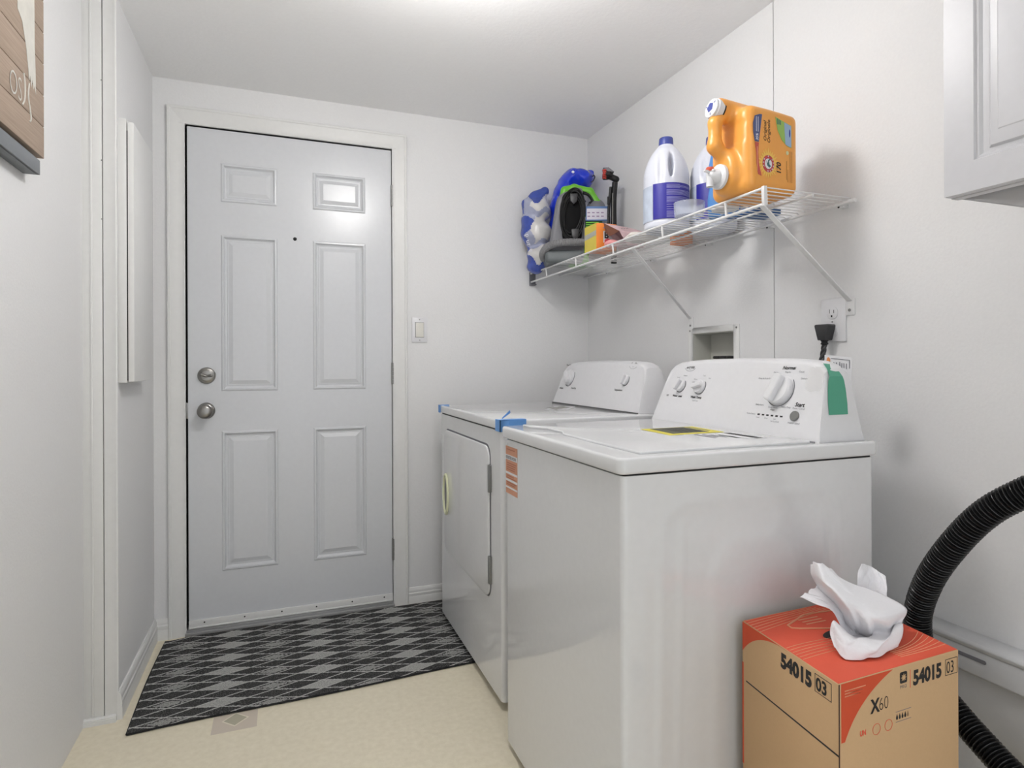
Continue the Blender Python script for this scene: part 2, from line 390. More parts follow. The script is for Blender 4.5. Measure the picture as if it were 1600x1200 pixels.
for i in (1, 3):
    for j in (1, 3, 5):
        x0, x1, z0, z1 = xs[i], xs[i + 1], zs[j], zs[j + 1]
        lv = [(0, 0), (.004, -.003), (.010, -.0035), (.013, .001), (.017, .0045), (.021, .005), (.024, .0035), (.028, .0035), (.044, -.001), (.047, -.001)]
        V, F = [], []
        for k, (ins, dy) in enumerate(lv):
            dy *= 1.35; V += [(x0 + ins, SY + dy, z0 + ins), (x1 - ins, SY + dy, z0 + ins), (x1 - ins, SY + dy, z1 - ins), (x0 + ins, SY + dy, z1 - ins)]
            if k:
                for e in range(4): F.append((4 * k - 4 + e, 4 * k - 4 + (e + 1) % 4, 4 * k + (e + 1) % 4, 4 * k + e))
        F.append(tuple(range(len(V) - 4, len(V))))
        obj('panel', (V, F), doorM, door, sharp=8)
# sweep strip with screws, peephole, deadbolt, knob, hinges, strike
sweep = obj('sweep_strip', merge(box(SX0, SY - .006, .031, SX1, SY, .0575), box(SX0, SY - .011, .026, SX1, SY - .002, .032)), trimM, door, bevel=.001)
for sx in (-.300, -.150, -.005, .135, .285, .425): obj('screw', lathe([(.0032, 0), (.0032, .0012), (.001, .0016)], (sx, SY - .006, .046), (0, -1, 0), 10), darkgap, sweep)
obj('peephole', merge(lathe([(.0075, 0), (.0075, .002), (.005, .003), (.005, .0008)], (.053, SY, 1.632), (0, -1, 0), 20, cap=False), lathe([(.005, 0), (.0045, .001)], (.053, SY, 1.632), (0, -1, 0), 16)), [darkgap], door)
db = obj('deadbolt', lathe([(.034, 0), (.0335, .006), (.030, .012), (.022, .015), (.018, .0155)], (-.289, SY, 1.050), (0, -1, 0), 40), chrome, door, sharp=30)
obj('thumb_turn', nets(lambda X, Y, Z: smin(s_cap(X, Y, Z, (-.306, SY - .026, 1.054), (-.289, SY - .022, 1.048), .006, .0045), s_cap(X, Y, Z, (-.289, SY - .022, 1.048), (-.270, SY - .026, 1.050), .0045, .006), .004), (-.32, SY - .04, 1.03), (-.255, SY - .005, 1.07), .0012), chrome, db)
obj('knob', lathe([(.0335, 0), (.033, .004), (.027, .010), (.014, .013), (.0125, .026), (.016, .034), (.0255, .042), (.029, .052), (.0275, .060), (.020, .0655), (.010, .067), (.0, .067)], (-.291, SY, .906), (0, -1, 0), 40, cap=False), chrome, door, sharp=50)
for hz in (1.855, 1.052, .258):
    h = obj('hinge', merge(box(.462, SY - .001, hz - .048, .4685, SY + .002, hz + .048), box(.4685, YB - .0015, hz - .048, .474, YB + .004, hz + .048)), steel, door)
    obj('barrel', merge(*[lathe([(.0055, 0), (.0055, .0185)], (.4665, YB - .005, hz - .048 + k * .0193), n=12) for k in range(5)]), steel, h)
obj('latch', merge(box(-.3685, SY + .001, .875, -.357, SY + .006, .94), box(-.3725, YB - .004, .872, -.3655, YB, .944)), steel, door, bevel=.0008)

# ------------------------------------------------------------------ ceiling lamp (just above the frame)
lp = thing('ceiling_lamp', 'round flush ceiling lamp with glowing white glass shade', 'lamp', (.41, 1.40, ZC))
obj('base', lathe([(.07, 0), (.07, -.02), (.055, -.030)], (.41, 1.40, ZC), (0, 0, 1), 40), chrome, lp)
obj('glass_shade', lathe([(.05, -.026), (.055, -.040), (.088, -.075), (.112, -.110), (.116, -.145), (.105, -.180), (.078, -.210), (.04, -.226), (.001, -.230)], (.41, 1.40, ZC), (0, 0, 1), 40, cap=False), mat('glowing_glass', (255, 253, 252), .3, emit=LAMP), lp)
fill_lamp = thing('ceiling_lamp', 'round flush fill lamp added unseen behind the camera, over the hanging cabinet end of the room', 'lamp', (.45, -.55, ZC))  # added fill lamp out of view, to even out the room light
for ch in list(lp.children):
    c_ = ch.copy(); c_.data = ch.data.copy(); C.objects.link(c_); c_.parent = fill_lamp
    if 'glass' in ch.name: c_.data.materials[0] = mat('fill_lamp_glass', (255, 253, 252), .3, emit=LAMP * .3)

# ------------------------------------------------------------------ shallow cabinet on the left wall
cb = thing('wall_cabinet', 'shallow white cabinet fixed to the left wall beside the door', 'cabinet', (XL, 2.2, 1.04))
obj('body', box(XL, 2.2, 1.038, -.4545, 2.49, 1.866), trimM, cb, bevel=.001)
obj('gap_shade', box(-.4545, 2.204, 1.044, -.451, 2.485, 1.83), darkgap, cb)  # dark strip standing in for the shade inside the gap
obj('front_panel', box(-.451, 2.2, 1.041, -.4345, 2.49, 1.856), trimM, cb, bevel=.001)
# ------------------------------------------------------------------ wooden wall sign and the grey ledge under it
XS = XJ
sg = thing('wooden_sign', 'whitewashed brown plank sign with a white painted animal figure on left wall', 'sign', (XS, 1.5, 1.6))
woodM = wood_material(); greyLedge = mat('grey_painted_wood', (122, 126, 130), .6)
zb = 1.585
for k in range(9): obj('plank', box(XS + .004, 1.10, zb + k * .075, XS + .036, 1.745, zb + k * .075 + .0735), woodM, sg, bevel=.0015)
whitepaint = mat('chalk_white_paint', (206, 204, 196), .8, var=.12, scale=40)
leg = [(1.590, 2.05), (1.590, 1.86), (1.615, 1.845), (1.636, 1.80), (1.648, 1.755), (1.652, 1.73), (1.658, 1.745), (1.666, 1.722), (1.671, 1.742), (1.678, 1.722), (1.684, 1.733), (1.692, 1.716), (1.690, 1.77), (1.685, 1.83), (1.685, 1.90), (1.680, 2.06)]
obj('painted_leg', prism([(a, b) for a, b in leg], (XS + .0362, 0, 0), (0, 1, 0), (0, 0, 1), (1, 0, 0), .0006), whitepaint, sg, sharp=0)
for pts in ([(1.622, 1.735), (1.628, 1.71), (1.626, 1.68), (1.614, 1.662)], [(1.652, 1.725), (1.646, 1.695), (1.655, 1.672), (1.662, 1.650), (1.655, 1.640)]):
    P = spline([(XS + .0366, a, b) for a, b in pts], 5)
    obj('painted_stroke', tube(P, .0018, 6), whitepaint, sg)
text('lettering', 'OS', (XS + .0366, 1.545, 1.665), (0, 1, 0), (0, 0, 1), .075, whitepaint, sg, sx=.7, bold=-.015)
ld = thing('wall_ledge', 'narrow grey wooden ledge rail under the wooden sign', 'shelf', (XS, 1.5, 1.54))
obj('board', box(XS, 1.10, 1.541, XS + .030, 1.728, 1.549), greyLedge, ld, bevel=.001)
obj('front_lip', box(XS + .026, 1.10, 1.541, XS + .033, 1.728, 1.575), greyLedge, ld, bevel=.001)
obj('back_rail', box(XS, 1.10, 1.549, XS + .006, 1.728, 1.583), darkgap, ld)

# ------------------------------------------------------------------ light switch
sw = thing('light_switch', 'white rocker light switch on the back wall right of the door', 'switch', (.59, YB, 1.25))
obj('plate', box(.5545, YB - .006, 1.1935, .6255, YB, 1.3075), plasticW, sw, bevel=.002)
obj('rocker', merge(prism([(.571, 1.217), (.608, 1.217), (.608, 1.284), (.571, 1.284)], (0, YB - .006, 0), (1, 0, 0), (0, 0, 1), (0, -1, 0), .0035)), mat('almond_plastic', (222, 220, 212), .35), sw, bevel=.001)
obj('rocker_gap', prism(rect(.5695, 1.2155, .6095, 1.2855), (0, YB - .0062, 0), (1, 0, 0), (0, 0, 1), (0, -1, 0), .0004), greyink, sw)
for z in (1.2035, 1.2975): obj('screw', lathe([(.0025, 0), (.0025, .001)], (.59, YB - .006, z), (0, -1, 0), 10), steel, sw)

# ------------------------------------------------------------------ rug
rg = thing('floor_mat', 'dark grey floor mat woven with light grey diamonds before the door', 'rug', (.1, 2.4, 0))
rV, rF = [], []
NX, NY = 60, 30
for j in range(NY + 1):
    for i in range(NX + 1):
        u, v = i / NX, j / NY
        x = (-.433 - .006 * math.sin(v * 3)) * (1 - u) + .700 * u; y0 = 2.070 + .045 * u; y1 = 2.722 - .016 * math.exp(-((u - .02) / .05) ** 2)
        y = y0 + (y1 - y0) * v + .004 * math.sin(u * 9) * (v < .05)
        rV.append((x, y, .0075 + .0012 * math.sin(x * 17 + y * 5)))
for j in range(NY):
    for i in range(NX): a = j * (NX + 1) + i; rF.append((a, a + 1, a + NX + 2, a + NX + 1))
n0 = len(rV); rim = [i for i in range(NX + 1)] + [j * (NX + 1) + NX for j in range(1, NY + 1)] + [NY * (NX + 1) + i for i in range(NX - 1, -1, -1)] + [j * (NX + 1) for j in range(NY - 1, 0, -1)]
for k in rim: rV.append((rV[k][0], rV[k][1], .0005))
for q in range(len(rim)): rF.append((rim[q], n0 + q, n0 + (q + 1) % len(rim), rim[(q + 1) % len(rim)]))
obj('pile', (rV, rF), rug_material(), rg, sharp=50)
bd = [rV[k] for k in rim]
obj('binding', tube([(p[0], p[1], .0045) for p in bd] + [(bd[0][0], bd[0][1], .0045)], .0030, 6), mat('black_binding', (28, 28, 28), .9), rg)

# ================================================================== WASHING MACHINE
def appliance_body(x0, x1, y0, y1, z0, z1, r, emboss=None):
    """rounded upright box; the near side (y = y0) can carry pressed ribs"""
    P = []
    for cx, cy, a0 in ((x0 + r, y0 + r, 180),):
        pass
    def arc(cx, cy, a0, a1, n=6): return [(cx + r * math.cos(math.radians(a0 + (a1 - a0) * i / n)), cy + r * math.sin(math.radians(a0 + (a1 - a0) * i / n))) for i in range(n + 1)]
    near = [(x0 + r + (x1 - x0 - 2 * r) * i / 84, y0) for i in range(1, 84)] if emboss else []
    P = arc(x0 + r, y0 + r, 180, 270) + near + arc(x1 - r, y0 + r, 270, 360) + arc(x1 - r, y1 - r, 0, 90) + arc(x0 + r, y1 - r, 90, 180)
    nz = 90 if emboss else 1; V, F = [], []; n = len(P)
    for j in range(nz + 1):
        z = z0 + (z1 - z0) * j / nz
        for (x, y) in P: V.append((x, y - (emboss(x, z) if emboss and abs(y - y0) < 1e-6 else 0), z))
    for j in range(nz):
        for i in range(n): k = (i + 1) % n; F.append((j * n + i, j * n + k, (j + 1) * n + k, (j + 1) * n + i))
    F.append(tuple(range(n))); F.append(tuple(range(nz * n, nz * n + n)))
    return V, F
def sm(e0, e1, x): t = max(0, min(1, (x - e0) / (e1 - e0))); return t * t * (3 - 2 * t)
def rb2(x, z, cx, cz, hx, hz, r):
    a, b = abs(x - cx) - hx + r, abs(z - cz) - hz + r
    return math.hypot(max(a, 0), max(b, 0)) + min(max(a, b), 0) - r
def emb(x, z):
    d1 = rb2(x, z, .915, .40, .225 + .02 * (z < .8) * (1 - z), .42, .06)
    d2 = rb2(x, z, .915, .33, .125, .42, .10)
    d3 = abs(x - (.735 - .03 * (.82 - z)))
    return .0018 * math.exp(-(d1 / .008) ** 2) - .0022 * sm(.0, -.04, d1) + .0030 * sm(.008, -.022, d2) + .0022 * math.exp(-(d3 / .007) ** 2) * sm(.80, .76, z) * sm(.1, .2, z) + .0022 * math.exp(-(abs(x - (1.10 + .10 * (.82 - z))) / .006) ** 2) * sm(.81, .77, z) * sm(.4, .5, z)
wm = thing('washing_machine', 'white top-load washer nearest the camera with yellow energy label on lid', 'washing machine', (.93, 1.3, 0))
obj('cabinet', appliance_body(.596, 1.25, .988, 1.622, .022, .878, .012, emb), enamel, wm, sharp=40)
obj('top_gap', box(.602, .994, .876, 1.245, 1.616, .886), blackM, wm)
obj('top_panel', merge(prism(rrect(.586, .981, 1.258, 1.634, .016), (0, 0, .882), (1, 0, 0), (0, 1, 0), (0, 0, 1), .032)), enamel, wm, bevel=.006, seg=3)
lidp = [(.648, 1.010), (1.085, 1.010), (1.085, 1.602), (.640, 1.602), (.642, 1.555), (.652, 1.535), (.672, 1.50), (.668, 1.40), (.652, 1.36), (.648, 1.20)]
obj('lid', prism(lidp, (0, 0, .913), (1, 0, 0), (0, 1, 0), (0, 0, 1), .0065), enamel, wm, bevel=.0028, seg=3)
for fx, fy in ((.65, 1.04), (1.19, 1.04), (.65, 1.57), (1.19, 1.57)): obj('foot', lathe([(.022, 0), (.022, .012), (.008, .014), (.008, .025)], (fx, fy, 0), n=16), dkPl, wm)
# lid labels
T = .9198
lab = mat('yellow_label', (222, 210, 72), .5)
yl = decal('energy_label', [(.872, 1.355), (.862, 1.213), (1.030, 1.222), (1.040, 1.362)], (0, 0, T), (1, 0, 0), (0, 1, 0), lab, wm, label='yellow energy label')
decal('print_block', [(.897, 1.349), (.887, 1.236), (.998, 1.240), (1.006, 1.354)], (0, 0, T + .0004), (1, 0, 0), (0, 1, 0), mat('label_print', (92, 92, 78), .6, var=.5, scale=260), yl)
decal('print_block', rect(1.012, 1.262, 1.019, 1.350), (0, 0, T + .0004), (1, 0, 0), (0, 1, 0), greyink, yl)
for k in range(5): decal('print_block', rect(.925 + k * .014, 1.25, .929 + k * .014, 1.34), (0, 0, T + .0008), (1, 0, 0), (0, 1, 0), inkM, yl)
decal('warning_label', rect(.985, 1.085, 1.035, 1.205), (0, 0, T), (1, 0, 0), (0, 1, 0), plasticW, wm)
for k in range(9): decal('print_block', rect(1.009, 1.090 + k * .0125, 1.028, 1.0995 + k * .0125), (0, 0, T + .0004), (1, 0, 0), (0, 1, 0), inkM, wm)
for k in range(4): decal('print_line', rect(.925 + k * .016, 1.13 + .012 * (k % 2), .930 + k * .016, 1.205 - .01 * k), (0, 0, T), (1, 0, 0), (0, 1, 0), greyink, wm)
decal('print_line', rect(.975, 1.115, .982, 1.15), (0, 0, T), (1, 0, 0), (0, 1, 0), inkM, wm)

def console_surface(xb, yc, hw, zb=.914, top=.191):
    """lofted control hood: sloped face, rounded crown, tapering ends"""
    ys = []
    for t in (0, .25, .5, .7, .8, .86, .905, .94, .965, .985, 1): ys.append(t)
    full = [-t for t in ys[::-1][:-1]] + ys
    def zt(t):
        a = abs(t)
        pts = [(0, 1.0), (.5, .988), (.75, .965), (.83, .945), (.88, .90), (.915, .83), (.93, .76), (1.0, 0.02)]
        for (a0, b0), (a1, b1) in zip(pts, pts[1:]):
            if a <= a1: return b0 + (b1 - b0) * (a - a0) / (a1 - a0)
        return 0
    V, F = [], []; K = 17
    for t in full:
        H = top * zt(t); y = yc + t * hw; sec = []
        r = min(.022, H * .45)
        fx = lambda z: xb + z * .345
        bx = lambda z: xb + .138 - z * .10
        sec.append((fx(0), 0)); sec += [(fx(H * .5), H * .5)]
        z1 = max(H - r * 1.0, H * .55); w0, w1 = fx(z1), bx(z1)
        sec.append((w0, z1))
        for k in range(1, 12):
            a = PI * (1 - k / 12); cx = (w0 + w1) / 2; rx = (w1 - w0) / 2
            sec.append((cx + rx * math.copysign(abs(math.cos(a)) ** .8, math.cos(a)), z1 + (H - z1) * math.sin(a) ** .75))
        sec.append((w1, z1)); sec.append((bx(H * .5), H * .5)); sec.append((bx(0), 0))
        assert len(sec) == K
        V += [(x, y, zb + z) for x, z in sec]
    n = len(full)
    for j in range(n - 1):
        for i in range(K): k = (i + 1) % K; F.append((j * K + i, j * K + k, (j + 1) * K + k, (j + 1) * K + i))
    F.append(tuple(range(K))); F.append(tuple(range((n - 1) * K, n * K)))
    return V, F
CN = Vector((-1, 0, .345)).normalized(); CU = Vector((.345, 0, 1)).normalized()
def CP(xb, y, z, zb=.914): return Vector((xb + (z - zb) * .345, y, z))
RT = (0, -1, 0)
hood = obj('control_hood', console_surface(1.107, 1.331, .3235), plasticW, wm, sharp=32)
obj('hood_gap', box(1.104, 1.018, .9125, 1.110, 1.645, .9152), greyink, wm)
def dial(name, xb, y, z, r, ang, h, parent, ring=True):
    o = CP(xb, y, z); a = Vector(RT) * math.cos(ang) + CU * math.sin(ang); b = CN.cross(a)
    k = obj(name, lathe([(r, 0), (r, h * .35), (r * .95, h * .45), (r * .9, h * .5)], o, CN, 32), plasticW, parent, label='white round dial', sharp=40)
    def s(X, Y, Z):
        px, py, pz = X - o.x, Y - o.y, Z - o.z
        u = px * a.x + py * a.y + pz * a.z; v = px * b.x + py * b.y + pz * b.z; w = px * CN.x + py * CN.y + pz * CN.z
        return smax(smax(np.sqrt((u / 1.0) ** 2 + (v) ** 2) - r * .94, np.abs(v) - r * (.30), r * .12), smax(w - h, -w, .002), r * .12)
    R = r * 1.6
    obj('grip', nets(s, (o.x - R, o.y - R, o.z - R), (o.x + R, o.y + R, o.z + R), r / 14), plasticW, k)
    if ring:
        P = [o + CN * .0006 + (Vector(RT) * math.cos(t) + CU * math.sin(t)) * (r * 1.10) for t in np.linspace(math.radians(150), math.radians(400), 26)]
        obj('dial_shadow_ring', tube(P, .0011, 6), greyink, parent)
    return k
def ctext(s, y, z, size, xb, parent, m=inkM, align='CENTER', bold=0, shear=0): return text('lettering', s, CP(xb, y, z) + CN * .0003, RT, CU, size, m, parent, align, bold=bold, shear=shear)
XW = 1.107
dial('selector_dial', XW, 1.156, 1.025, .038, math.radians(72), .032, wm)
dial('selector_dial', XW, 1.552, 1.024, .020, math.radians(60), .022, wm)
dial('selector_dial', XW, 1.460, 1.023, .021, math.radians(15), .022, wm)
obj('start_button', lathe([(.0125, 0), (.0125, .003), (.011, .0045)], CP(XW, 1.092, .966), CN, 24), mat('grey_button', (120, 120, 118), .4), wm, label='grey start button')
for k in range(6): decal('indicator', rect(-.004, -.002, .004, .002), CP(XW, 1.206 - k * .0148, .962), RT, CU, inkM, wm)
ctext('Normal', 1.146, 1.075, .013, XW, wm, bold=.02, shear=.2); ctext('Regular', 1.146, 1.067, .006, XW, wm, greyink)
ctext('Start', 1.086, .9885, .014, XW, wm, bold=.02, shear=.2); ctext('Pause / Cancel', 1.086, .982, .006, XW, wm, greyink)
ctext('Wash Temp', 1.466, .989, .010, XW, wm, bold=.03); ctext('Cold rinse', 1.466, .980, .006, XW, wm, greyink)
ctext('Water Level', 1.556, .989, .009, XW, wm, bold=.03); ctext('Off', 1.606, .989, .008, XW, wm, greyink)
ctext('Heavy', 1.185, 1.066, .006, XW, wm, greyink); ctext('Casual', 1.105, 1.068, .006, XW, wm, greyink); ctext('Delicate', 1.092, 1.052, .006, XW, wm, greyink)
ctext('Rinse & Drain Spin', 1.215, 1.050, .006, XW, wm, greyink); ctext('Bulky Items', 1.21, .984, .006, XW, wm, greyink)
ctext('Deep Water', 1.165, .980, .006, XW, wm, greyink); ctext('Wash', 1.165, .974, .006, XW, wm, inkM); ctext('Heavy Duty', 1.125, .983, .006, XW, wm, greyink)
ctext('Cycle Status', 1.232, .9605, .006, XW, wm, greyink); ctext('Wash', 1.206, .953, .005, XW, wm, greyink); ctext('Rinse', 1.178, .953, .005, XW, wm, greyink); ctext('Spin', 1.150, .953, .005, XW, wm, greyink)
ctext('Lid Locked', 1.148, .947, .006, XW, wm, greyink); ctext('Hold to cancel', 1.09, .948, .006, XW, wm, greyink)
ctext('Small', 1.575, 1.046, .006, XW, wm, greyink); ctext('Medium', 1.543, 1.052, .006, XW, wm, greyink); ctext('Warm', 1.49, 1.042, .006, XW, wm, greyink); ctext('Cool', 1.455, 1.053, .006, XW, wm, greyink); ctext('Hot', 1.428, 1.046, .006, XW, wm, greyink); ctext('Cold', 1.497, 1.034, .006, XW, wm, greyink)
def logo(xb, y, z, s, parent):
    ctext('Inglis', y, z, s * 1.1, xb, parent, inkM, bold=.02, shear=.35)
    o = CP(xb, y, z + s * .2) + CN * .0006
    obj('logo_ring', tube([o + Vector(RT) * (s * 1.45 * math.cos(t)) + CU * (s * .75 * math.sin(t)) for t in np.linspace(-2.9, -.2, 20)], .0004, 5), greyink, parent)
logo(XW, 1.530, 1.076, .017, wm)
# tape over the near end of the hood
yn = lambda z: 1.331 - .3235 * (.93 + .07 * (1.058 - z) / .141)
gt = []
rows = [(.974, 1.146, 1.203), (1.0, 1.148, 1.206), (1.03, 1.153, 1.207), (1.05, 1.158, 1.206), (1.060, 1.163, 1.203)]
V, F = [], []
for z, a, b in rows: V += [(a, yn(z) - .0016, z), (b, yn(z) - .0016, z)]
V += [(1.168, 1.040, 1.078), (1.200, 1.040, 1.076), (1.170, 1.052, 1.090), (1.196, 1.052, 1.088)]
for j in range(len(V) // 2 - 1): F.append((2 * j, 2 * j + 1, 2 * j + 3, 2 * j + 2))
tp = obj('packing_tape', (V, F), greenTape, wm, sharp=0, label='green packing tape over hood end')
tp.modifiers.new('t', 'SOLIDIFY').thickness = .0006
V, F = [], []
for i, y in enumerate((1.036, 1.05, 1.065, 1.083)):
    for j, z in enumerate((1.022 + .006 * (i % 2), 1.045, 1.065, 1.082)):
        p = CP(XW, y, z) + CN * (.0015 + .001 * ((i * 3 + j * 5) % 3)); V.append(tuple(p))
for i in range(3):
    for j in range(3): a = i * 4 + j; F.append((a, a + 1, a + 5, a + 4))
obj('clear_film', (V, F), clearTape, tp, sharp=0, subsurf=1, label='clear end of the tape')
# orange sticker on the washer front
st = decal('notice_sticker', rect(-1.620, .727, -1.530, .860), (.5958, 0, 0), RT, (0, 0, 1), mat('orange_notice', (206, 150, 122), .6), wm, label='orange notice sticker')
def stk(s0, z0, s1, z1, m): decal('print_block', rect(-1.620 + s0, z0, -1.620 + s1, z1), (.5954, 0, 0), RT, (0, 0, 1), m, st)
for z0, z1 in ((.822, .836), (.782, .788), (.762, .768), (.742, .747)): stk(.0, z0, .09, z1, plasticW)
text('lettering', 'REGISTER NOW', (.5950, 1.617, .825), RT, (0, 0, 1), .0115, greyink, st, sx=.95, bold=.02)
for z in (.850, .812, .806, .800, .794, .776, .770, .757, .752): stk(.008, z, .08 - (z * 1000 % 7) * .003, z + .0022, mat('rust_print', (178, 110, 84), .6))

# ================================================================== DRYER
dr = thing('clothes_dryer', 'white front-load dryer in the corner with blue tape on its top corners', 'dryer', (.95, 2.2, 0))
obj('cabinet', appliance_body(.640, 1.30, 1.780, 2.553, .03, .880, .014), enamel, dr, sharp=40)
obj('top_gap', box(.645, 1.787, .878, 1.295, 2.546, .888), blackM, dr)
obj('top_panel', prism(rrect(.633, 1.772, 1.31, 2.560, .014), (0, 0, .885), (1, 0, 0), (0, 1, 0), (0, 0, 1), .031), enamel, dr, bevel=.006, seg=3)
for fx, fy in ((.70, 1.84), (1.24, 1.84), (.70, 2.5), (1.24, 2.5)): obj('foot', lathe([(.02, 0), (.02, .012), (.008, .014), (.008, .033)], (fx, fy, 0), n=16), dkPl, dr)
dg0 = obj('door_seam', prism(rrect(-2.476, .316, -1.884, .826, .045, 8), (.6405, 0, 0), (0, -1, 0), (0, 0, 1), (-1, 0, 0), .001), greyink, dr, sharp=0)
dd = obj('door', prism(rrect(-2.472, .319, -1.889, .821, .043, 8), (.640, 0, 0), (0, -1, 0), (0, 0, 1), (-1, 0, 0), .0075), enamel, dr, bevel=.0035, seg=3)
obj('handle_recess', prism(ell(-2.436, .556, .034, .072, 28), (.6328, 0, 0), (0, -1, 0), (0, 0, 1), (-1, 0, 0), .0008), greyPl, dd)
obj('handle_trim', tube([(.631, 2.436 + .034 * math.cos(t), .556 + .080 * math.sin(t)) for t in np.linspace(0, 2 * PI, 33)], .0065, 8), mat('cream_plastic', (222, 224, 190), .4), dd, label='cream oval door pull')
for hz in (.716, .416): obj('hinge', box(.629, 1.876, hz - .045, .6395, 1.888, hz + .045), steel, dr, bevel=.001)
XD = 1.170
obj('control_hood', console_surface(XD, 2.191, .362), plasticW, dr, sharp=32)
obj('hood_gap', box(XD - .004, 1.832, .9145, XD + .005, 2.55, .9175), inkM, dr)
dial('selector_dial', XD, 2.449, 1.030, .036, math.radians(140), .026, dr); dial('selector_dial', XD, 1.977, 1.029, .020, math.radians(75), .02, dr)
ctext('Timed Dry', 2.50, 1.083, .011, XD, dr, bold=.02); ctext('Auto', 2.418, 1.083, .011, XD, dr, bold=.02)
ctext('Wrinkle', 2.505, .978, .011, XD, dr, bold=.02); ctext('Timed Dry', 2.385, .982, .011, XD, dr, bold=.02); ctext('Temperature', 2.01, .988, .011, XD, dr, bold=.02)
logo(XD, 1.953, 1.082, .019, dr)
obj('blue_tape', merge(box(.6315, 1.7705, .880, .634, 1.815, .917), box(.6315, 1.7705, .880, .668, 1.7725, .917), box(.660, 1.770, .893, .720, 1.7725, .917), box(.632, 1.7705, .9155, .720, 1.800, .9175)), blueTape, dr, label='blue tape on near corner')
obj('tape_tail', prism([(0, 0), (.045, .012), (.043, .022), (0, .004)], (.650, 1.80, .9175), (.8, .5, .1), (0, 0, 1), (0, 1, 0), .001), blueTape, dr, label='loose blue tape end')
obj('blue_tape', merge(box(.6312, 2.530, .885, .633, 2.5615, .917), box(.6312, 2.5595, .885, .668, 2.5615, .917), box(.632, 2.541, .9155, .675, 2.5615, .9172)), blueTape, dr, label='blue tape on far corner')
ml = decal('paper_label', [(.94, 2.13), (1.02, 2.09), (1.12, 2.22), (1.06, 2.28)], (0, 0, .9162), (1, 0, 0), (0, 1, 0), plasticW, dr, label='paper label')
for k in range(6): decal('print_line', rect(.985 + k * .017, 2.12 + k * .012, .994 + k * .017, 2.21 + k * .010), (0, 0, .9166), (1, 0, 0), (0, 1, 0), mat('olive_print', (96, 96, 80), .6), ml)

# ================================================================== RIGHT WALL FITTINGS
ob = thing('outlet_box', 'white recessed laundry valve box in right wall above the washer', 'valve box', (XR, 1.79, 1.1))
obj('flange', merge(box(XR - .003, 1.655, 1.00, XR, bY0, 1.226), box(XR - .003, bY1, 1.00, XR, 1.935, 1.226), box(XR - .003, bY0, bZ1, XR, bY1, 1.226), box(XR - .003, bY0, 1.00, XR, bY1, bZ0)), trimM, ob, bevel=.001)
obj('liner', merge(box(XR, bY0, bZ0, XR + .085, bY0 + .003, bZ1), box(XR, bY1 - .003, bZ0, XR + .085, bY1, bZ1), box(XR, bY0, bZ1 - .003, XR + .085, bY1, bZ1), box(XR, bY0, bZ0, XR + .085, bY1, bZ0 + .003), box(XR + .082, bY0, bZ0, XR + .085, bY1, bZ1)), mat('beige_plastic', (198, 198, 190), .5), ob)
for y in (1.72, 1.755, 1.79):
    v = obj('valve', lathe([(.012, 0), (.012, .03), (.008, .032), (.008, .05)], (XR + .035, y, 1.03), n=14), steel, ob)
    obj('valve_handle', lathe([(.0165, 0), (.0185, .004), (.0165, .010)], (XR + .02, y, 1.108), n=14), blackM, v)
for y in (1.668, 1.921): obj('screw', lathe([(.0035, 0), (.0035, .0015)], (XR - .003, y, 1.215), (-1, 0, 0), 10), steel, ob)
ou = thing('power_outlet', 'white double power outlet plate with black plug in right wall', 'outlet', (XR, 1.277, 1.21))
obj('plate', box(XR - .006, 1.236, 1.151, XR, 1.317, 1.273), plasticW, ou, bevel=.002)
for z in (1.2325, 1.181):
    r = obj('receptacle', prism([(y, z_) for y, z_ in rrect(1.260, z - .017, 1.296, z + .017, .014, 5)], (XR - .006, 0, 0), (0, 1, 0), (0, 0, 1), (-1, 0, 0), .0022), plasticW, ou, bevel=.0005)
    obj('slot', merge(box(XR - .0086, 1.2850, z - .001, XR - .008, 1.2866, z + .010), box(XR - .0086, 1.2705, z - .001, XR - .008, 1.2721, z + .008), box(XR - .0086, 1.2760, z - .012, XR - .008, 1.2810, z - .0065)), blackM, r)
obj('screw', lathe([(.0025, 0), (.0025, .001)], (XR - .006, 1.278, 1.207), (-1, 0, 0), 10), steel, ou)
pc = thing('plug_cable', 'black angled plug with twisted cord and white paper tag dropping behind the washer', 'power cord', (XR - .03, 1.287, 1.18))
pl = prism([(-.0235, .017), (-.021, .021), (.021, .021), (.0235, .017), (.012, -.024), (-.012, -.024)], (XR - .040, 1.287, 1.179), (0, 1, 0), (0, 0, 1), (1, 0, 0), .031)
obj('plug', pl, mat('black_rubber', (48, 48, 50), .45), pc, bevel=.004, seg=2)
obj('strain_relief', lathe([(.0105, 0), (.0105, .004), (.0085, .005), (.0085, .009), (.010, .010), (.010, .013), (.007, .015)], (XR - .026, 1.287, 1.157), (0, 0, -1), 14), dkPl, pc)
cpts = spline([(XR - .026, 1.287, 1.145), (XR - .028, 1.292, 1.11), (XR - .036, 1.300, 1.06), (XR - .05, 1.31, 1.0), (XR - .07, 1.33, .9), (XR - .09, 1.36, .7)], 8)
obj('cord', merge(*[tube([p + Vector((0, .0036 * math.cos(i * .55 + q * 2 * PI / 3), 0)) + Vector((.0036 * math.sin(i * .55 + q * 2 * PI / 3), 0, 0)) for i, p in enumerate(cpts)], .0042, 8) for q in range(3)]), mat('black_rubber', (48, 48, 50), .45), pc)
tV = prism(rect(-.030, -.055, .034, .022), (1.300, 1.128, 1.086), (.35, -.93, -.12), (.02, 0, 1), (1, 0, 0), .0006)
tg = obj('paper_tag', tV, plasticW, pc, label='white printed paper tag')
obj('tag_tie', tube(spline([(1.30, 1.150, 1.100), (1.36, 1.22, 1.09), (1.43, 1.298, 1.09)], 6), .0012, 5), plasticW, pc)
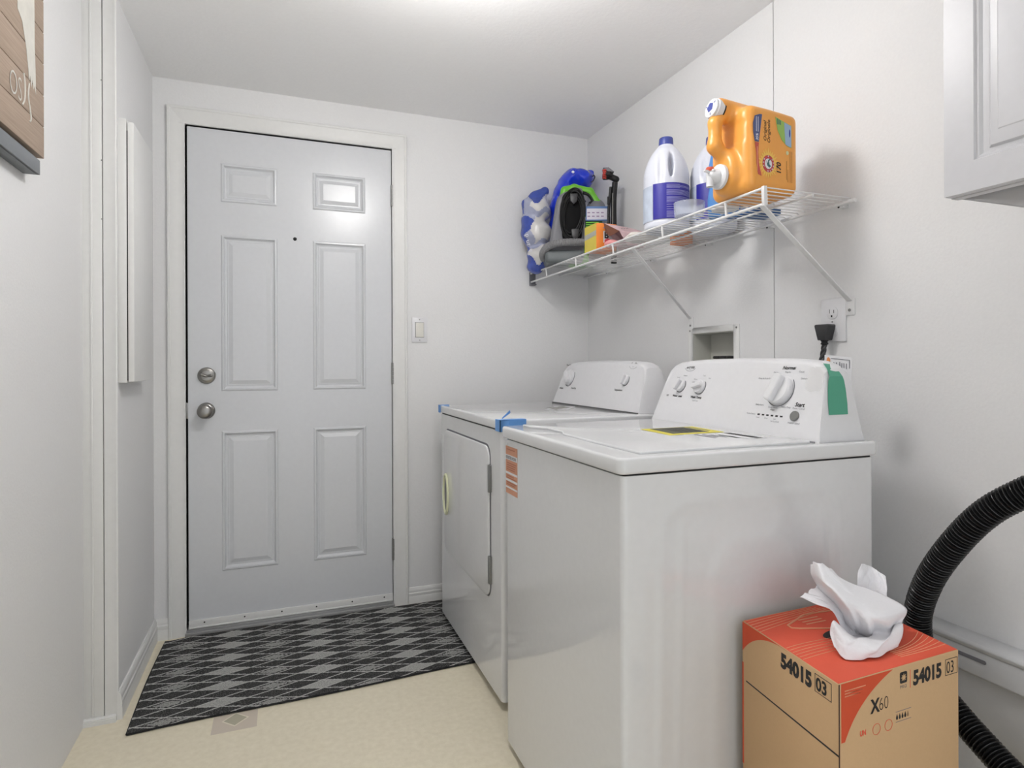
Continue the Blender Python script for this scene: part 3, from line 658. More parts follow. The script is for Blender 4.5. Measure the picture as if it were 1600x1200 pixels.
tx, ty = Vector((.35, -.93, -.12)).normalized(), Vector((.02, 0, 1)).normalized(); to = Vector((1.2995, 1.128, 1.086))
decal('orange_mark', ell(-.020, .008, .0045, .009, 12), to, tx, ty, mat('orange_print', (222, 140, 80), .6), tg, lift=.0008)
for k, (a, b, c_, d) in enumerate([(-.014, .014, .030, .0155), (-.008, -.004, -.006, .006), (-.002, -.006, 0, .006), (.006, -.008, .008, .008), (.011, -.008, .0125, .006), (.016, -.006, .0175, .006), (.022, -.008, .0235, .006), (.029, -.006, .0305, .0155)]):
    decal('print_line', rect(a, b, c_, d), to, tx, ty, greyink, tg, lift=.0008)

# ------------------------------------------------------------------ wire shelf
SZ = 1.535; FX, BX, SY0, SY1 = 1.143, 1.440, 1.203, YB - .004
sh = thing('wire_shelf', 'long white vinyl-coated wire shelf above the washer and dryer', 'shelf', (1.29, 1.2, SZ))
obj('rod', tube([(FX, SY0, SZ), (FX, SY1, SZ)], .0035, 10), wireM, sh, label='upper front rod')
obj('rod', tube([(FX + .003, SY0, SZ - .040), (FX + .003, SY1, SZ - .040)], .0042, 10), wireM, sh, label='lower front rod')
obj('rod', tube([(BX, SY0 - .012, SZ - .007), (BX, SY1, SZ - .007)], .0046, 10), wireM, sh, label='back rod')
obj('rod', tube([(1.300, SY0 - .004, SZ - .0045), (1.300, SY1, SZ - .0045)], .0032, 10), wireM, sh, label='middle rod')
cw = None; NW = 61
path = [Vector((FX + .002, 0, .001)), Vector((BX, 0, .001)), Vector((BX + .0045, 0, -.001)), Vector((BX + .006, 0, -.008))]
for i in range(NW):
    y = SY0 + .004 + (SY1 - SY0 - .012) * i / (NW - 1)
    if cw is None:
        cw = obj('deck_wire', tube(path, .0015, 6), wireM, sh, local=True); w = cw
    else:
        w = cw.copy(); C.objects.link(w)
    w.location = (-1.29, y - 1.2, .0015)
for y in (1.205, 1.348, 1.646, 1.956, 2.259, 2.56): obj('upright', tube([(FX, y, SZ), (FX + .003, y, SZ - .040)], .0034, 8), wireM, sh)
obj('end_cap', prism([(-.004, .004), (.008, .005), (.010, -.045), (-.002, -.046)], (FX - .003, SY0 - .004, SZ), (1, 0, 0), (0, 0, 1), (0, 1, 0), .010), wireM, sh, bevel=.002)
obj('end_cap', lathe([(.0062, 0), (.0062, .022), (.003, .024)], (BX, SY0 - .014, SZ - .007), (0, 1, 0), 12), wireM, sh)
obj('wall_end_bracket', merge(box(FX - .006, SY1 - .002, SZ - .058, FX + .026, YB, SZ + .008), box(FX - .006, SY1 - .014, SZ - .056, FX + .026, SY1, SZ - .050)), greyPl, sh, bevel=.001, label='grey end bracket on back wall')
for y in (1.235, 1.50, 1.80, 2.15, 2.52):
    k = obj('wall_clip', merge(box(XR - .020, y - .006, SZ - .016, XR, y + .006, SZ + .004), lathe([(.0045, 0), (.0045, .016)], (XR, y + .012, SZ - .012), (-1, 0, 0), 10)), wireM, sh, bevel=.001)
    obj('screw', lathe([(.0028, 0), (.0028, .0015)], (XR - .016, y + .012, SZ - .012), (-1, 0, 0), 10), dkPl, k)
for y, yw in ((1.222, 1.224), (1.833, 1.918)):
    b = obj('brace', None or (lambda p, q: (lambda a, b_, d: ([tuple(v) for v in (p + a * .009 + b_ * .002, p - a * .009 + b_ * .002, p - a * .009 - b_ * .002, p + a * .009 - b_ * .002, q + a * .008 + b_ * .002, q - a * .008 + b_ * .002, q - a * .008 - b_ * .002, q + a * .008 - b_ * .002)], [(0, 1, 2, 3), (7, 6, 5, 4), (0, 4, 5, 1), (1, 5, 6, 2), (2, 6, 7, 3), (3, 7, 4, 0)]))(*(Vector((0, 1, 0)), (q - p).normalized().cross(Vector((0, 1, 0))), None)))(Vector((FX + .006, y, SZ - .038)), Vector((XR - .004, yw, 1.262))), wireM, sh, bevel=.0015, label='diagonal brace')
    obj('brace_plate', box(XR - .0035, yw - .015, 1.222, XR, yw + .015, 1.268), wireM, b, bevel=.001)
    obj('screw', lathe([(.004, 0), (.004, .002)], (XR - .0035, yw, 1.236), (-1, 0, 0), 12), steel, b)

# ------------------------------------------------------------------ hanging cabinet, top right
hc = thing('hanging_cabinet', 'white raised-panel cabinet hanging at the upper right of the right wall', 'cabinet', (1.3, .4, 1.4))
cabM = mat('cabinet_paint', (200, 200, 203), .35)
obj('carcass', merge(box(1.180, -.2, 1.402, XR - .001, .772, 1.98), box(1.180, -.2, 1.3975, 1.20, .772, 1.402)), cabM, hc, bevel=.001)
CXf = 1.160
V, F = [], []
x0, x1, z0, z1 = -.10, .771, 1.399, 1.975
V += [(CXf + .019, x0, z0), (CXf + .019, x1, z0), (CXf + .019, x1, z1), (CXf + .019, x0, z1)]
lv = [(0, 0, 0), (.052, .054, 0), (.054, .056, .004), (.058, .060, .0045), (.063, .064, .0085), (.073, .070, .0085), (.078, .073, .0035), (.090, .096, .0015), (.092, .098, .0005)]
for k, (iy, iz, dx) in enumerate(lv):
    V += [(CXf + dx, x0 + iy, z0 + iz), (CXf + dx, x1 - iy, z0 + iz), (CXf + dx, x1 - iy, z1 - iz), (CXf + dx, x0 + iy, z1 - iz)]
for k in range(len(lv)):
    for e in range(4): F.append((4 * k + e, 4 * k + (e + 1) % 4, 4 * k + 4 + (e + 1) % 4, 4 * k + 4 + e))
F.append(tuple(range(len(V) - 4, len(V)))); F.append((0, 1, 2, 3))
obj('door', (V, F), cabM, hc, sharp=12)

# ------------------------------------------------------------------ ledge-topped unit low on the right wall
hu = thing('wall_unit', 'white ledge-topped metal wall unit with a dark slot behind the hose', 'wall unit', (1.43, .6, .4))
hm = mat('unit_enamel', (208, 209, 210), .35)
obj('top_ledge', prism([(0, .482), (.060, .482), (.064, .476), (.060, .466), (0, .466)], (XR, -.1, 0), (-1, 0, 0), (0, 0, 1), (0, 1, 0), 1.17), hm, hu, bevel=.002)
obj('front_panel', prism([(0, .466), (.058, .466), (.062, .414), (.056, .408), (0, .408)], (XR, -.1, 0), (-1, 0, 0), (0, 0, 1), (0, 1, 0), 1.16), hm, hu, bevel=.002)
obj('slot', prism(rrect(.848, .4435, 1.04, .4515, .0039), (XR - .0595, 0, 0), (0, 1, 0), (0, 0, 1), (-1, 0, 0), .0012), greyPl, hu, label='dark grey slot')
obj('lower_panel', prism([(0, .41), (.035, .41), (.037, .36), (.030, .29), (.012, .24), (0, .235)], (XR, -.1, 0), (-1, 0, 0), (0, 0, 1), (0, 1, 0), 1.12), hm, hu, sharp=60)

# ------------------------------------------------------------------ corrugated hose
hs = thing('corrugated_hose', 'thick black corrugated hose curving behind the wipes box', 'hose', (1.2, .8, .4))
hp = spline([(1.23, .44, 1.00), (1.215, .575, .925), (1.203, .666, .864), (1.195, .723, .815), (1.194, .777, .745), (1.203, .830, .661), (1.222, .868, .574), (1.236, .872, .50), (1.235, .845, .44), (1.225, .79, .405), (1.213, .72, .372), (1.200, .63, .330), (1.190, .53, .235), (1.175, .43, .110), (1.16, .32, .036), (1.13, .18, .036)], 40)
L = [0]
for a, b in zip(hp, hp[1:]): L.append(L[-1] + (b - a).length)
N = int(L[-1] / .001); P, R = [], []; j = 0
for i in range(N):
    s = i * .001
    while L[j + 1] < s: j += 1
    P.append(hp[j].lerp(hp[j + 1], (s - L[j]) / (L[j + 1] - L[j]))); R.append(.0222 + .0034 * math.cos(2 * PI * s / .0066))
obj('corrugated_tube', tube(P, 0, 28, radii=R), hoseM, hs, sharp=0)
hs_o = C.objects['corrugated_tube'] if 'corrugated_tube' in C.objects else None
e, d = P[-1], (P[-1] - P[-8]).normalized()
i_ = min(range(len(P)), key=lambda i: (P[i] - Vector((1.207, .675, .352))).length)
obj('joining_collar', lathe([(.0255, -.004), (.030, -.002), (.031, .006), (.030, .014), (.0255, .016)], P[i_], (P[i_ + 8] - P[i_]).normalized(), 32, cap=False), hoseM, hs, sharp=40)
obj('cuff', lathe([(.023, .01), (.029, .008), (.029, -.05), (.026, -.055), (.023, -.055)], P[0], (P[8] - P[0]).normalized(), 32, cap=False), hoseM, hs, sharp=40)
obj('cuff', lathe([(.023, -.01), (.031, -.008), (.032, .012), (.028, .016), (.028, .05), (.030, .052), (.030, .07), (.024, .07), (.024, .0)], e, d, 32, cap=False), hoseM, hs, sharp=40)

# ================================================================== WIPES BOX
A_, B_, C_ = Vector((.851, .960, 0)), Vector((.823, .714, 0)), Vector((1.122, .724, 0)); D_ = A_ + C_ - B_; BH = .58
wb = thing('wipes_box', 'red and brown cardboard box of wipes standing beside the washer', 'box', (.98, .84, 0))
obj('carton', ([tuple(p) for p in (A_, B_, C_, D_)] + [tuple(p + Vector((0, 0, BH))) for p in (A_, B_, C_, D_)], [(0, 3, 2, 1), (4, 5, 6, 7), (0, 1, 5, 4), (1, 2, 6, 5), (2, 3, 7, 6), (3, 0, 4, 7)]), kraft, wb, bevel=.0015)
def face(P0, P1):
    d = (P1 - P0).normalized(); return P0, d, Vector((0, 0, 1))
L0, Lx, Lz = face(A_, B_); R0, Rx, Rz = face(B_, C_)
def arc2(p0, c, p1, n=14): return [((1 - t) ** 2 * p0[0] + 2 * t * (1 - t) * c[0] + t * t * p1[0], (1 - t) ** 2 * p0[1] + 2 * t * (1 - t) * c[1] + t * t * p1[1]) for t in [i / n for i in range(n + 1)]]
# left face
decal('red_print', [(.001, .579)] + arc2((.001, .522), (.045, .583), (.135, .579)), L0, Lx, Lz, redDk, wb)
text('lettering', '54015', L0 + Lx * .113 + Lz * .5445, Lx, Lz, .0350, inkM, wb, sx=.88, bold=.055)
text('lettering', '03', L0 + Lx * .199 + Lz * .548, Lx, Lz, .030, inkM, wb, sx=.84, bold=.03)
def outline(name, x0, y0, x1, y1, o, ux, uy, m, parent, w=.0009):
    for r in (rect(x0, y0, x1, y0 + w), rect(x0, y1 - w, x1, y1), rect(x0, y0, x0 + w, y1), rect(x1 - w, y0, x1, y1)): decal(name, r, o, ux, uy, m, parent)
outline('number_frame', .1965, .5435, .2335, .5735, L0, Lx, Lz, inkM, wb)
decal('perforation', [(.012, .4655), (.248, .4645), (.248, .4675), (.012, .4680)], L0, Lx, Lz, inkM, wb)
decal('red_print', rect(.0, .30, .004, .50), L0, Lx, Lz, redDk, wb)
# right face
decal('corner_fold', rect(.0005, .0, .0030, .579), R0, Rx, Rz, mat('fold_dark', (70, 50, 40), .8), wb)
decal('red_print', [(.006, .579), (.006, .485)] + arc2((.014, .485), (.045, .548), (.127, .579)), R0, Rx, Rz, redDk, wb)
for k, z in enumerate((.5655, .561, .5565)): decal('print_line', rect(.014, z, .062 - .006 * k, z + .0016), R0, Rx, Rz, peach, wb)
text('lettering', '54015', R0 + Rx * .1775 + Rz * .5425, Rx, Rz, .034, inkM, wb, sx=.88, bold=.045)
text('lettering', '03', R0 + Rx * .2650 + Rz * .5440, Rx, Rz, .030, inkM, wb, sx=.72, bold=0)
outline('number_frame', .2625, .5405, .2955, .5690, R0, Rx, Rz, inkM, wb)
decal('divider_line', rect(.1700, .5395, .1710, .5700), R0, Rx, Rz, redM, wb)
decal('badge', rrect(.1445, .5510, .1625, .5700, .003, 3), R0, Rx, Rz, inkM, wb)
leaf = []
for k in range(16):
    a = PI / 2 + k * PI / 8; r = .0072 if k % 2 == 0 else .0032
    if k == 8: r = .006
    leaf.append((.1535 + r * math.cos(a), .5605 + r * math.sin(a)))
decal('leaf_emblem', leaf, R0, Rx, Rz, kraft, wb, lift=.0008)
text('lettering', 'PRO', R0 + Rx * .1445 + Rz * .5425, Rx, Rz, .0085, greyink, wb, sx=.9, spacing=1.3)
text('lettering', 'X', R0 + Rx * .0745 + Rz * .5175, Rx, Rz, .031, inkM, wb, sx=.85, bold=.035)
text('lettering', '60', R0 + Rx * .0925 + Rz * .5175, Rx, Rz, .031, inkM, wb, sx=.78, bold=-.02)
for k in range(5):
    cx = .137 + k * .0068; drop = [(cx, .5025), (cx + .0023, .4965), (cx + .0019, .4935), (cx, .4925), (cx - .0019, .4935), (cx - .0023, .4965)]
    decal('drop_icon', drop, R0, Rx, Rz, inkM if k < 4 else mat('tan_print', (140, 112, 82), .7), wb)
decal('rule_line', rect(.134, .5055, .172, .5062), R0, Rx, Rz, greyink, wb); decal('rule_line', rect(.134, .4885, .172, .4892), R0, Rx, Rz, greyink, wb)
text('lettering', 'UN', R0 + Rx * .048 + Rz * .486, Rx, Rz, .012, redM, wb, sx=.8, bold=.04)
for cx in (.087, .116):
    obj('circle_icon', tube([R0 + Rx * (cx + .009 * math.cos(t)) + Rz * (.489 + .009 * math.sin(t)) + Vector((0, -.0004, 0)) for t in np.linspace(0, 2 * PI, 25)], .0004, 4), redM, wb)
# lid print
TO = Vector((0, 0, BH)); TX, TY = (1, 0, 0), (0, 1, 0)
def inset(P, c, k): return [(c[0] + (x - c[0]) * k, c[1] + (y - c[1]) * k) for x, y in P]
top = [(p.x, p.y) for p in (A_, B_, C_, D_)]
decal('red_print', inset(top, (.986, .842), .988), TO, TX, TY, redM, wb, lift=.0004)
def arcline(p0, c, p1, w=.0012):
    P = arc2(p0, c, p1, 12); obj('arc_line', tube([(x, y, BH + .0006) for x, y in P], w * .5, 4), peach, wb)
for k in range(6):
    t = k * .0085
    arcline((.850 - t * .15, .955 - t * 1.15), (.905 + t * .2, .962 - t), (1.02 + t, .962 - t * .45))
    arcline((.841 - t * .12, .838 - t), (.89 + t * .1, .845 - t), (.965, .838 - t * .9))
    arcline((1.000, .765 - t * .55), (1.06 + t * .3, .762 - t * .5), (1.126 - t * .08, .800 - t * 1.25))
hole = [(.981, .869), (.926, .890), (.914, .897), (.916, .909), (.986, .936), (1.078, .930), (1.09, .88)]
P = [(x, y, BH + .001) for x, y in hole]
obj('opening_line', tube(P + [P[0]], .0018, 5), peach, wb)
for k in range(3): decal('print_line', rect(.955, .899 + k * .010, 1.005, .9005 + k * .010 + .0015), TO, TX, TY, peach, wb, lift=.0007)
obj('dark_opening', prism(ell(.995, .845, .055, .020, 24), TO, TX, TY, (0, 0, 1), .0007), blackM, wb, label='dark slit in the lid')
# crumpled wipe pulled out of the box
ti = thing('wipe_sheet', 'crumpled white wipe pulled out of the top of the wipes box', 'wipe', (.98, .84, BH))
R1 = [[(0.953, 0.889, 0.701), (0.939, 0.863, 0.716), (0.954, 0.857, 0.711), (0.993, 0.874, 0.691)], [(0.956, 0.889, 0.679), (0.931, 0.844, 0.69), (0.964, 0.842, 0.693), (1.016, 0.866, 0.668)], [(0.963, 0.875, 0.655), (0.939, 0.82, 0.674), (0.983, 0.825, 0.666), (1.053, 0.852, 0.656)], [(0.978, 0.859, 0.631), (0.952, 0.805, 0.651), (0.993, 0.799, 0.65), (1.085, 0.829, 0.64)], [(0.983, 0.846, 0.609), (0.983, 0.814, 0.61), (0.984, 0.776, 0.632), (1.099, 0.802, 0.626)], [(0.989, 0.844, 0.588), (1.012, 0.83, 0.573), (1.009, 0.793, 0.596), (1.072, 0.791, 0.61)], [(0.939, 0.825, 0.622), (0.931, 0.791, 0.612), (0.959, 0.764, 0.604), (1.055, 0.776, 0.612)], [(0.921, 0.816, 0.607), (0.909, 0.778, 0.603), (0.947, 0.755, 0.596), (1.043, 0.77, 0.6)], [(0.902, 0.791, 0.594), (0.901, 0.766, 0.583), (0.944, 0.75, 0.584), (1.021, 0.762, 0.586)]]
R2 = [[(0.911, 0.874, 0.649), (0.932, 0.876, 0.656), (0.965, 0.885, 0.661)], [(0.929, 0.856, 0.642), (0.956, 0.856, 0.648), (0.995, 0.874, 0.649)], [(0.948, 0.838, 0.634), (0.984, 0.846, 0.631), (1.027, 0.861, 0.623)], [(0.961, 0.833, 0.613), (1.001, 0.839, 0.602), (1.035, 0.848, 0.596)], [(0.972, 0.829, 0.583), (1.003, 0.828, 0.583), (1.029, 0.829, 0.584)]]
R3 = [[(1.063, 0.869, 0.696), (1.101, 0.876, 0.682), (1.109, 0.852, 0.67)], [(1.048, 0.864, 0.677), (1.092, 0.869, 0.661), (1.1, 0.844, 0.656)], [(1.037, 0.858, 0.647), (1.073, 0.855, 0.637), (1.091, 0.837, 0.635)], [(1.015, 0.845, 0.606), (1.053, 0.841, 0.602), (1.078, 0.821, 0.602)], [(1.003, 0.828, 0.583), (1.029, 0.829, 0.584), (1.042, 0.813, 0.585)]]
def sheet(name, rows, m, parent, amp=.004, seed=0, nu=30, nv=34):
    cols = [spline([r[i] for r in rows], 12) for i in range(len(rows[0]))]
    n = len(cols[0]); G = [spline([c[j] for c in cols], 18) for j in range(n)]
    V, F = [], []; w = len(G[0])
    for j, row in enumerate(G):
        for i, p in enumerate(row):
            u, v = i / w, j / n
            d = amp * (math.sin(u * 17 + 5 * v + seed) * math.sin(v * 5 + u * 3 + seed * 2) + .3 * math.sin(u * 31 - v * 13 + seed)) * min(1, .3 + 5 * u * (1 - u), .3 + 5 * v * (1 - v))
            w1 = u * 9 + 3.2 * v + 1.3 * math.sin(v * 6 + seed); w2 = v * 8 - 4.5 * u + 1.1 * math.sin(u * 7 + seed * 2)
            d += amp * .9 * (.5 - abs(math.sin(w1))) * min(1, .35 + 4 * u * (1 - u)) + amp * .7 * (.5 - abs(math.sin(w2 + seed)))
            q = p + Vector((d * .4, d, d * .4)); q.z = max(q.z, BH + .003); V.append(tuple(q))
    for j in range(n - 1):
        for i in range(w - 1): a = j * w + i; F.append((a, a + 1, a + w + 1, a + w))
    o = obj(name, (V, F), m, parent, sharp=0)
    for f in o.data.polygons: f.use_smooth = True
    s = o.modifiers.new('t', 'SOLIDIFY'); s.thickness = .0008
    return o
sheet('front_fold', R1, tissueM, ti, .0045, 1); sheet('side_fold', R2, tissueM, ti, .003, 3); sheet('back_fold', R3, tissueM, ti, .003, 5)

# ================================================================== THINGS ON THE SHELF
ST = SZ + .0045          # top of the deck wires
# ---- big orange detergent jug
jg = thing('detergent_jug', 'large orange laundry detergent jug with white spigot lying on the shelf end', 'jug', (1.2, 1.32, ST))
CY = 1.322
def jug(X, Y, Z):
    b = s_box(X, Y, Z, (1.217, CY, 1.655), (.088, .0775, .117), .027)
    topcut = (Z - (1.782 - (X - 1.13) * .16)) ; b = smax(b, topcut, .02)
    neck = s_cap(X, Y, Z, (1.102, CY, 1.775), (1.25, CY, 1.760), .0275, .030)
    hdl = smin(s_cap(X, Y, Z, (1.108, CY, 1.757), (1.088, CY, 1.735), .019, .017), s_cap(X, Y, Z, (1.088, CY, 1.735), (1.086, CY, 1.672), .017, .018), .012)
    hdl = smin(hdl, s_cap(X, Y, Z, (1.086, CY, 1.672), (1.125, CY, 1.640), .018, .022), .014)
    boss = smin(s_cap(X, Y, Z, (1.134, CY, 1.594), (1.19, CY, 1.597), .050, .056), s_cap(X, Y, Z, (1.125, CY, 1.63), (1.17, CY, 1.62), .035, .04), .03)
    boss = smax(boss, 1.105 - X, .012)
    d = smin(b, neck, .022); d = smin(d, hdl, .012); d = smin(d, boss, .012)
    d = smax(d, -s_cap(X, Y, Z, (1.117, CY - .1, 1.722), (1.117, CY + .1, 1.722), .0115), .008)
    d = smax(d, -s_box(X, Y, Z, (1.117, CY, 1.700), (.012, .2, .030), .011), .008)
    d = smax(d, (ST - Z), .004)
    return d
jb = obj('bottle', nets(jug, (1.04, 1.225, 1.52), (1.325, 1.42, 1.82), .0035), orangeM, jg, sharp=0)
for f in jb.data.polygons: f.use_smooth = True
ax = Vector((-1, 0, .18)).normalized(); co = Vector((1.087, CY, 1.772))
jc = obj('fill_cap', lathe([(.0275, -.012), (.0275, .004), (.0255, .006), (.025, .012), (.022, .014), (.0, .014)], co, ax, 28, cap=False), plasticW, jg, sharp=40)
obj('cap_seal', lathe([(.0278, -.016), (.0278, -.012)], co, ax, 28), dkPl, jc)
cu_, cv_, _ = frame_of(ax); obj('cap_print', prism(ell(.002, .002, .0125, .014, 5), co + ax * .0142, cu_, cv_, ax, .0005), capBlue, jc, sharp=0, label='blue print on cap')
for k in range(3):
    a = cu_ * math.cos(2.1 * k + .4) + cv_ * math.sin(2.1 * k + .4)
    obj('cap_mark', tube([co + ax * .0145 + a * .015, co + ax * .0145 + a * .021], .0011, 5), capBlue, jc)
so = Vector((1.098, CY, 1.592)); sax = (-1, 0, 0)
sp_ = obj('spigot', lathe([(.033, -.006), (.033, .002), (.030, .005), (.021, .007), (.019, .020), (.013, .030), (.009, .034), (.0, .035)], so, sax, 32, cap=False), plasticW, jg, sharp=40, label='white push spigot')
obj('spout', lathe([(.0095, 0), (.0095, .030), (.007, .030), (.007, .012)], (1.070, CY, 1.592), (0, 0, -1), 18, cap=False), plasticW, sp_)
obj('lever', nets(lambda X, Y, Z: smin(s_cap(X, Y, Z, (1.079, CY, 1.602), (1.050, CY - .004, 1.602), .006, .0035), s_cap(X, Y, Z, (1.072, CY - .012, 1.603), (1.072, CY + .012, 1.603), .0045), .004), (1.04, CY - .025, 1.59), (1.09, CY + .025, 1.615), .0015), plasticW, sp_)
obj('valve_button', lathe([(.0105, 0), (.0115, .006), (.009, .011), (.0, .013)], (1.070, CY, 1.603), (0, 0, 1), 20, cap=False), mat('red_plastic', (204, 88, 62), .35), sp_, label='red button')
# front print, reading upwards
JY = CY - .0775; FO = Vector((0, JY - .0002, 0)); JX, JZ = Vector((1, 0, 0)), Vector((0, 0, 1))
band = mat('blue_band', (74, 84, 128), .4); bandr = mat('red_band', (196, 84, 70), .4)
bl = decal('blue_banner', [(1.166, 1.741), (1.150, 1.735), (1.144, 1.715), (1.145, 1.690), (1.150, 1.668), (1.163, 1.668), (1.168, 1.700), (1.174, 1.741)], FO, JX, JZ, band, jg, lift=.0006)
decal('red_banner', [(1.150, 1.666), (1.163, 1.666), (1.161, 1.640), (1.163, 1.610), (1.172, 1.580), (1.160, 1.584), (1.155, 1.612), (1.154, 1.640)], FO, JX, JZ, bandr, jg, lift=.0006)
text('lettering', '35%', FO + JX * 1.1605 + JZ * 1.6705, JZ, -JX, .011, whiteInk, bl, bold=.02, shear=.2).location.y -= .0008
for k in range(2): decal('print_line', rect(1.154 + k * .006, 1.694, 1.1555 + k * .006, 1.733), FO, JX, JZ, whiteInk, bl, lift=.0011)
decal('print_line', rect(1.1565, 1.592, 1.158, 1.655), FO, JX, JZ, peach, jg, lift=.0011)
text('lettering', 'Original', FO + JX * 1.1880 + JZ * 1.672, JZ, -JX, .0128, mat('brown_ink', (84, 62, 36), .6), jg, shear=.2, bold=.015, sx=1.3)
text('lettering', 'Originale', FO + JX * 1.2005 + JZ * 1.668, JZ, -JX, .0128, mat('brown_ink', (84, 62, 36), .6), jg, shear=.2, bold=.015, sx=1.3)
text('lettering', '170', FO + JX * 1.2365 + JZ * 1.5905, JZ, -JX, .0205, inkM, jg, shear=.15, bold=.03)
burst = []
for k in range(48):
    a = 2 * PI * k / 48; r = (.036 + .007 * ((k * 7) % 5) / 4) if k % 2 == 0 else .026
    burst.append((1.194 + r * .86 * math.cos(a), 1.615 + r * math.sin(a)))
sb = decal('sunburst', burst, FO, JX, JZ, mat('yellow_burst', (238, 196, 92), .5), jg, lift=.0005)
decal('red_ring', ell(1.194, 1.614, .0195, .0225, 32), FO, JX, JZ, mat('logo_red', (188, 66, 70), .45), sb, lift=.0009)
decal('white_disc', ell(1.194, 1.614, .0118, .0138, 28), FO, JX, JZ, plasticW, sb, lift=.0012)
decal('arm_emblem', [(1.187, 1.622), (1.190, 1.609), (1.197, 1.604), (1.202, 1.608), (1.197, 1.613), (1.196, 1.622), (1.201, 1.624), (1.199, 1.627), (1.193, 1.624), (1.192, 1.615)], FO, JX, JZ, mat('teal_ink', (70, 110, 110), .6), sb, lift=.0015)
for i, ch in enumerate('ARM & HAMMER'):
    a = math.radians(200 - i * 27)
    if ch == ' ': continue
    p = FO + JX * (1.194 + .0148 * math.cos(a)) + JZ * (1.614 + .0172 * math.sin(a)); r_ = Vector((math.sin(a), 0, -math.cos(a)))
    text('lettering', ch, p - Vector((0, .0010, 0)), r_, Vector((math.cos(a), 0, math.sin(a))), .0062, whiteInk, sb, 'CENTER', bold=.02)
gl = decal('green_label', [(1.218, 1.741), (1.252, 1.730), (1.273, 1.724), (1.273, 1.664), (1.258, 1.668), (1.240, 1.682), (1.226, 1.706)], FO, JX, JZ, mat('green_print', (150, 186, 92), .5), jg, lift=.0006)
decal('sky_print', [(1.248, 1.730), (1.272, 1.723), (1.272, 1.666), (1.262, 1.668), (1.252, 1.672)], FO, JX, JZ, mat('sky_print', (150, 176, 206), .5), gl, lift=.0010)
decal('dark_bird', ell(1.2665, 1.703, .002, .011, 12), FO, JX, JZ, navyM, gl, lift=.0013)
for k in range(3): decal('print_line', rect(1.224 + k * .005, 1.722, 1.2265 + k * .005, 1.737 - k * .002), FO, JX, JZ, mat('teal_ink', (70, 110, 110), .6), gl, lift=.0011)
decal('small_badge', ell(1.259, 1.650, .0045, .0055, 14), FO, JX, JZ, mat('badge_cream', (206, 208, 160), .5), jg, lift=.0006)
for k, (a, b, c_) in enumerate([(1.256, 1.578, 1.628), (1.2605, 1.572, 1.606), (1.268, 1.572, 1.655), (1.274, 1.572, 1.655)]): decal('print_line', rect(a, b, a + .0007, c_), FO, JX, JZ, mat('brown_ink', (84, 62, 36), .6), jg, lift=.0006)

# ---- two bleach bottles
def bleach(label, loc, ang, view_ang):
    t = thing('bleach_bottle', label, 'bottle', loc, ang, 'white bleach bottles on the shelf')
    def f(X, Y, Z):
        r = np.sqrt(X ** 2 + Y ** 2)
        prof = np.interp(Z, [0, .004, .012, .16, .19, .205, .22, .24, .26, .28, .295, .305, .318], [.060, .070, .0765, .0765, .0765, .0745, .071, .0645, .055, .042, .028, .021, .021])
        d = (r - prof) * .8; d = smax(d, np.maximum(-Z, Z - .316), .003)
        # two hand recesses leave an upright grip between them
        d = smax(d, -s_ell(X, Y, Z, (.013, -.070, .222), (.0085, .040, .048)), .006); d = smax(d, -s_ell(X, Y, Z, (-.021, -.085, .232), (.006, .022, .05)), .012)
        return smax(d, -(s_box(X, Y, Z, (0, 0, .030), (.2, .2, .0022), .001) + np.where(r > prof - .0015, 0, 1)), .001)
    V, F = nets(f, (-.085, -.085, -.004), (.085, .085, .322), .0034)
    b = obj('bottle', (V, F), bleachM, t, local=True, sharp=0)
    for p in b.data.polygons: p.use_smooth = True
    obj('cap', lathe([(.0245, 0), (.0245, .012), (.0235, .026), (.022, .028), (.0, .028)], (0, 0, .298), n=30, cap=False), capBlue, t, local=True, sharp=40, label='blue screw cap')
    def wrap(x, z, off=.0006): a = -PI / 2 + x / .0765; return ((.0772 + off) * math.cos(a), (.0772 + off) * math.sin(a), z)
    def cyl(name, x0, x1, z0, z1, m, off, parent=t, lab=None):
        n = max(2, int((x1 - x0) / .006)); V = [wrap(x0 + (x1 - x0) * i / n, z, off) for i in range(n + 1) for z in (z0, z1)]
        return obj(name, (V, [(2 * i, 2 * i + 2, 2 * i + 3, 2 * i + 1) for i in range(n)]), m, parent, local=True, label=lab)
    cyl('picture_label', -.118, -.050, .032, .150, mat('pale_label', (188, 198, 214), .5, var=.25, scale=30), .0006)
    nv = cyl('navy_label', -.048, .105, .034, .153, navyM, .0006, lab='navy back label')
    yy = .147
    rnd = random.Random(3)
    while yy > .040:
        w = .098 if rnd.random() > .25 else .045
        cyl('print_line', -.002, -.002 + w, yy - .0018, yy, mat('pale_ink', (150, 150, 205), .6), .0010, nv); yy -= .0036 + (.004 if rnd.random() > .8 else 0)
    return t
vang = math.atan2(-1.238, -1.755)
bleach('white bleach bottle with navy label, further from the orange jug', (1.238, 1.757, ST), math.atan2(1.757, 1.238) - PI / 2 + .04, 0)
bleach('white bleach bottle half hidden behind the orange jug', (1.384, 1.692, ST), math.atan2(1.692, 1.384) - PI / 2 - .15, 0)
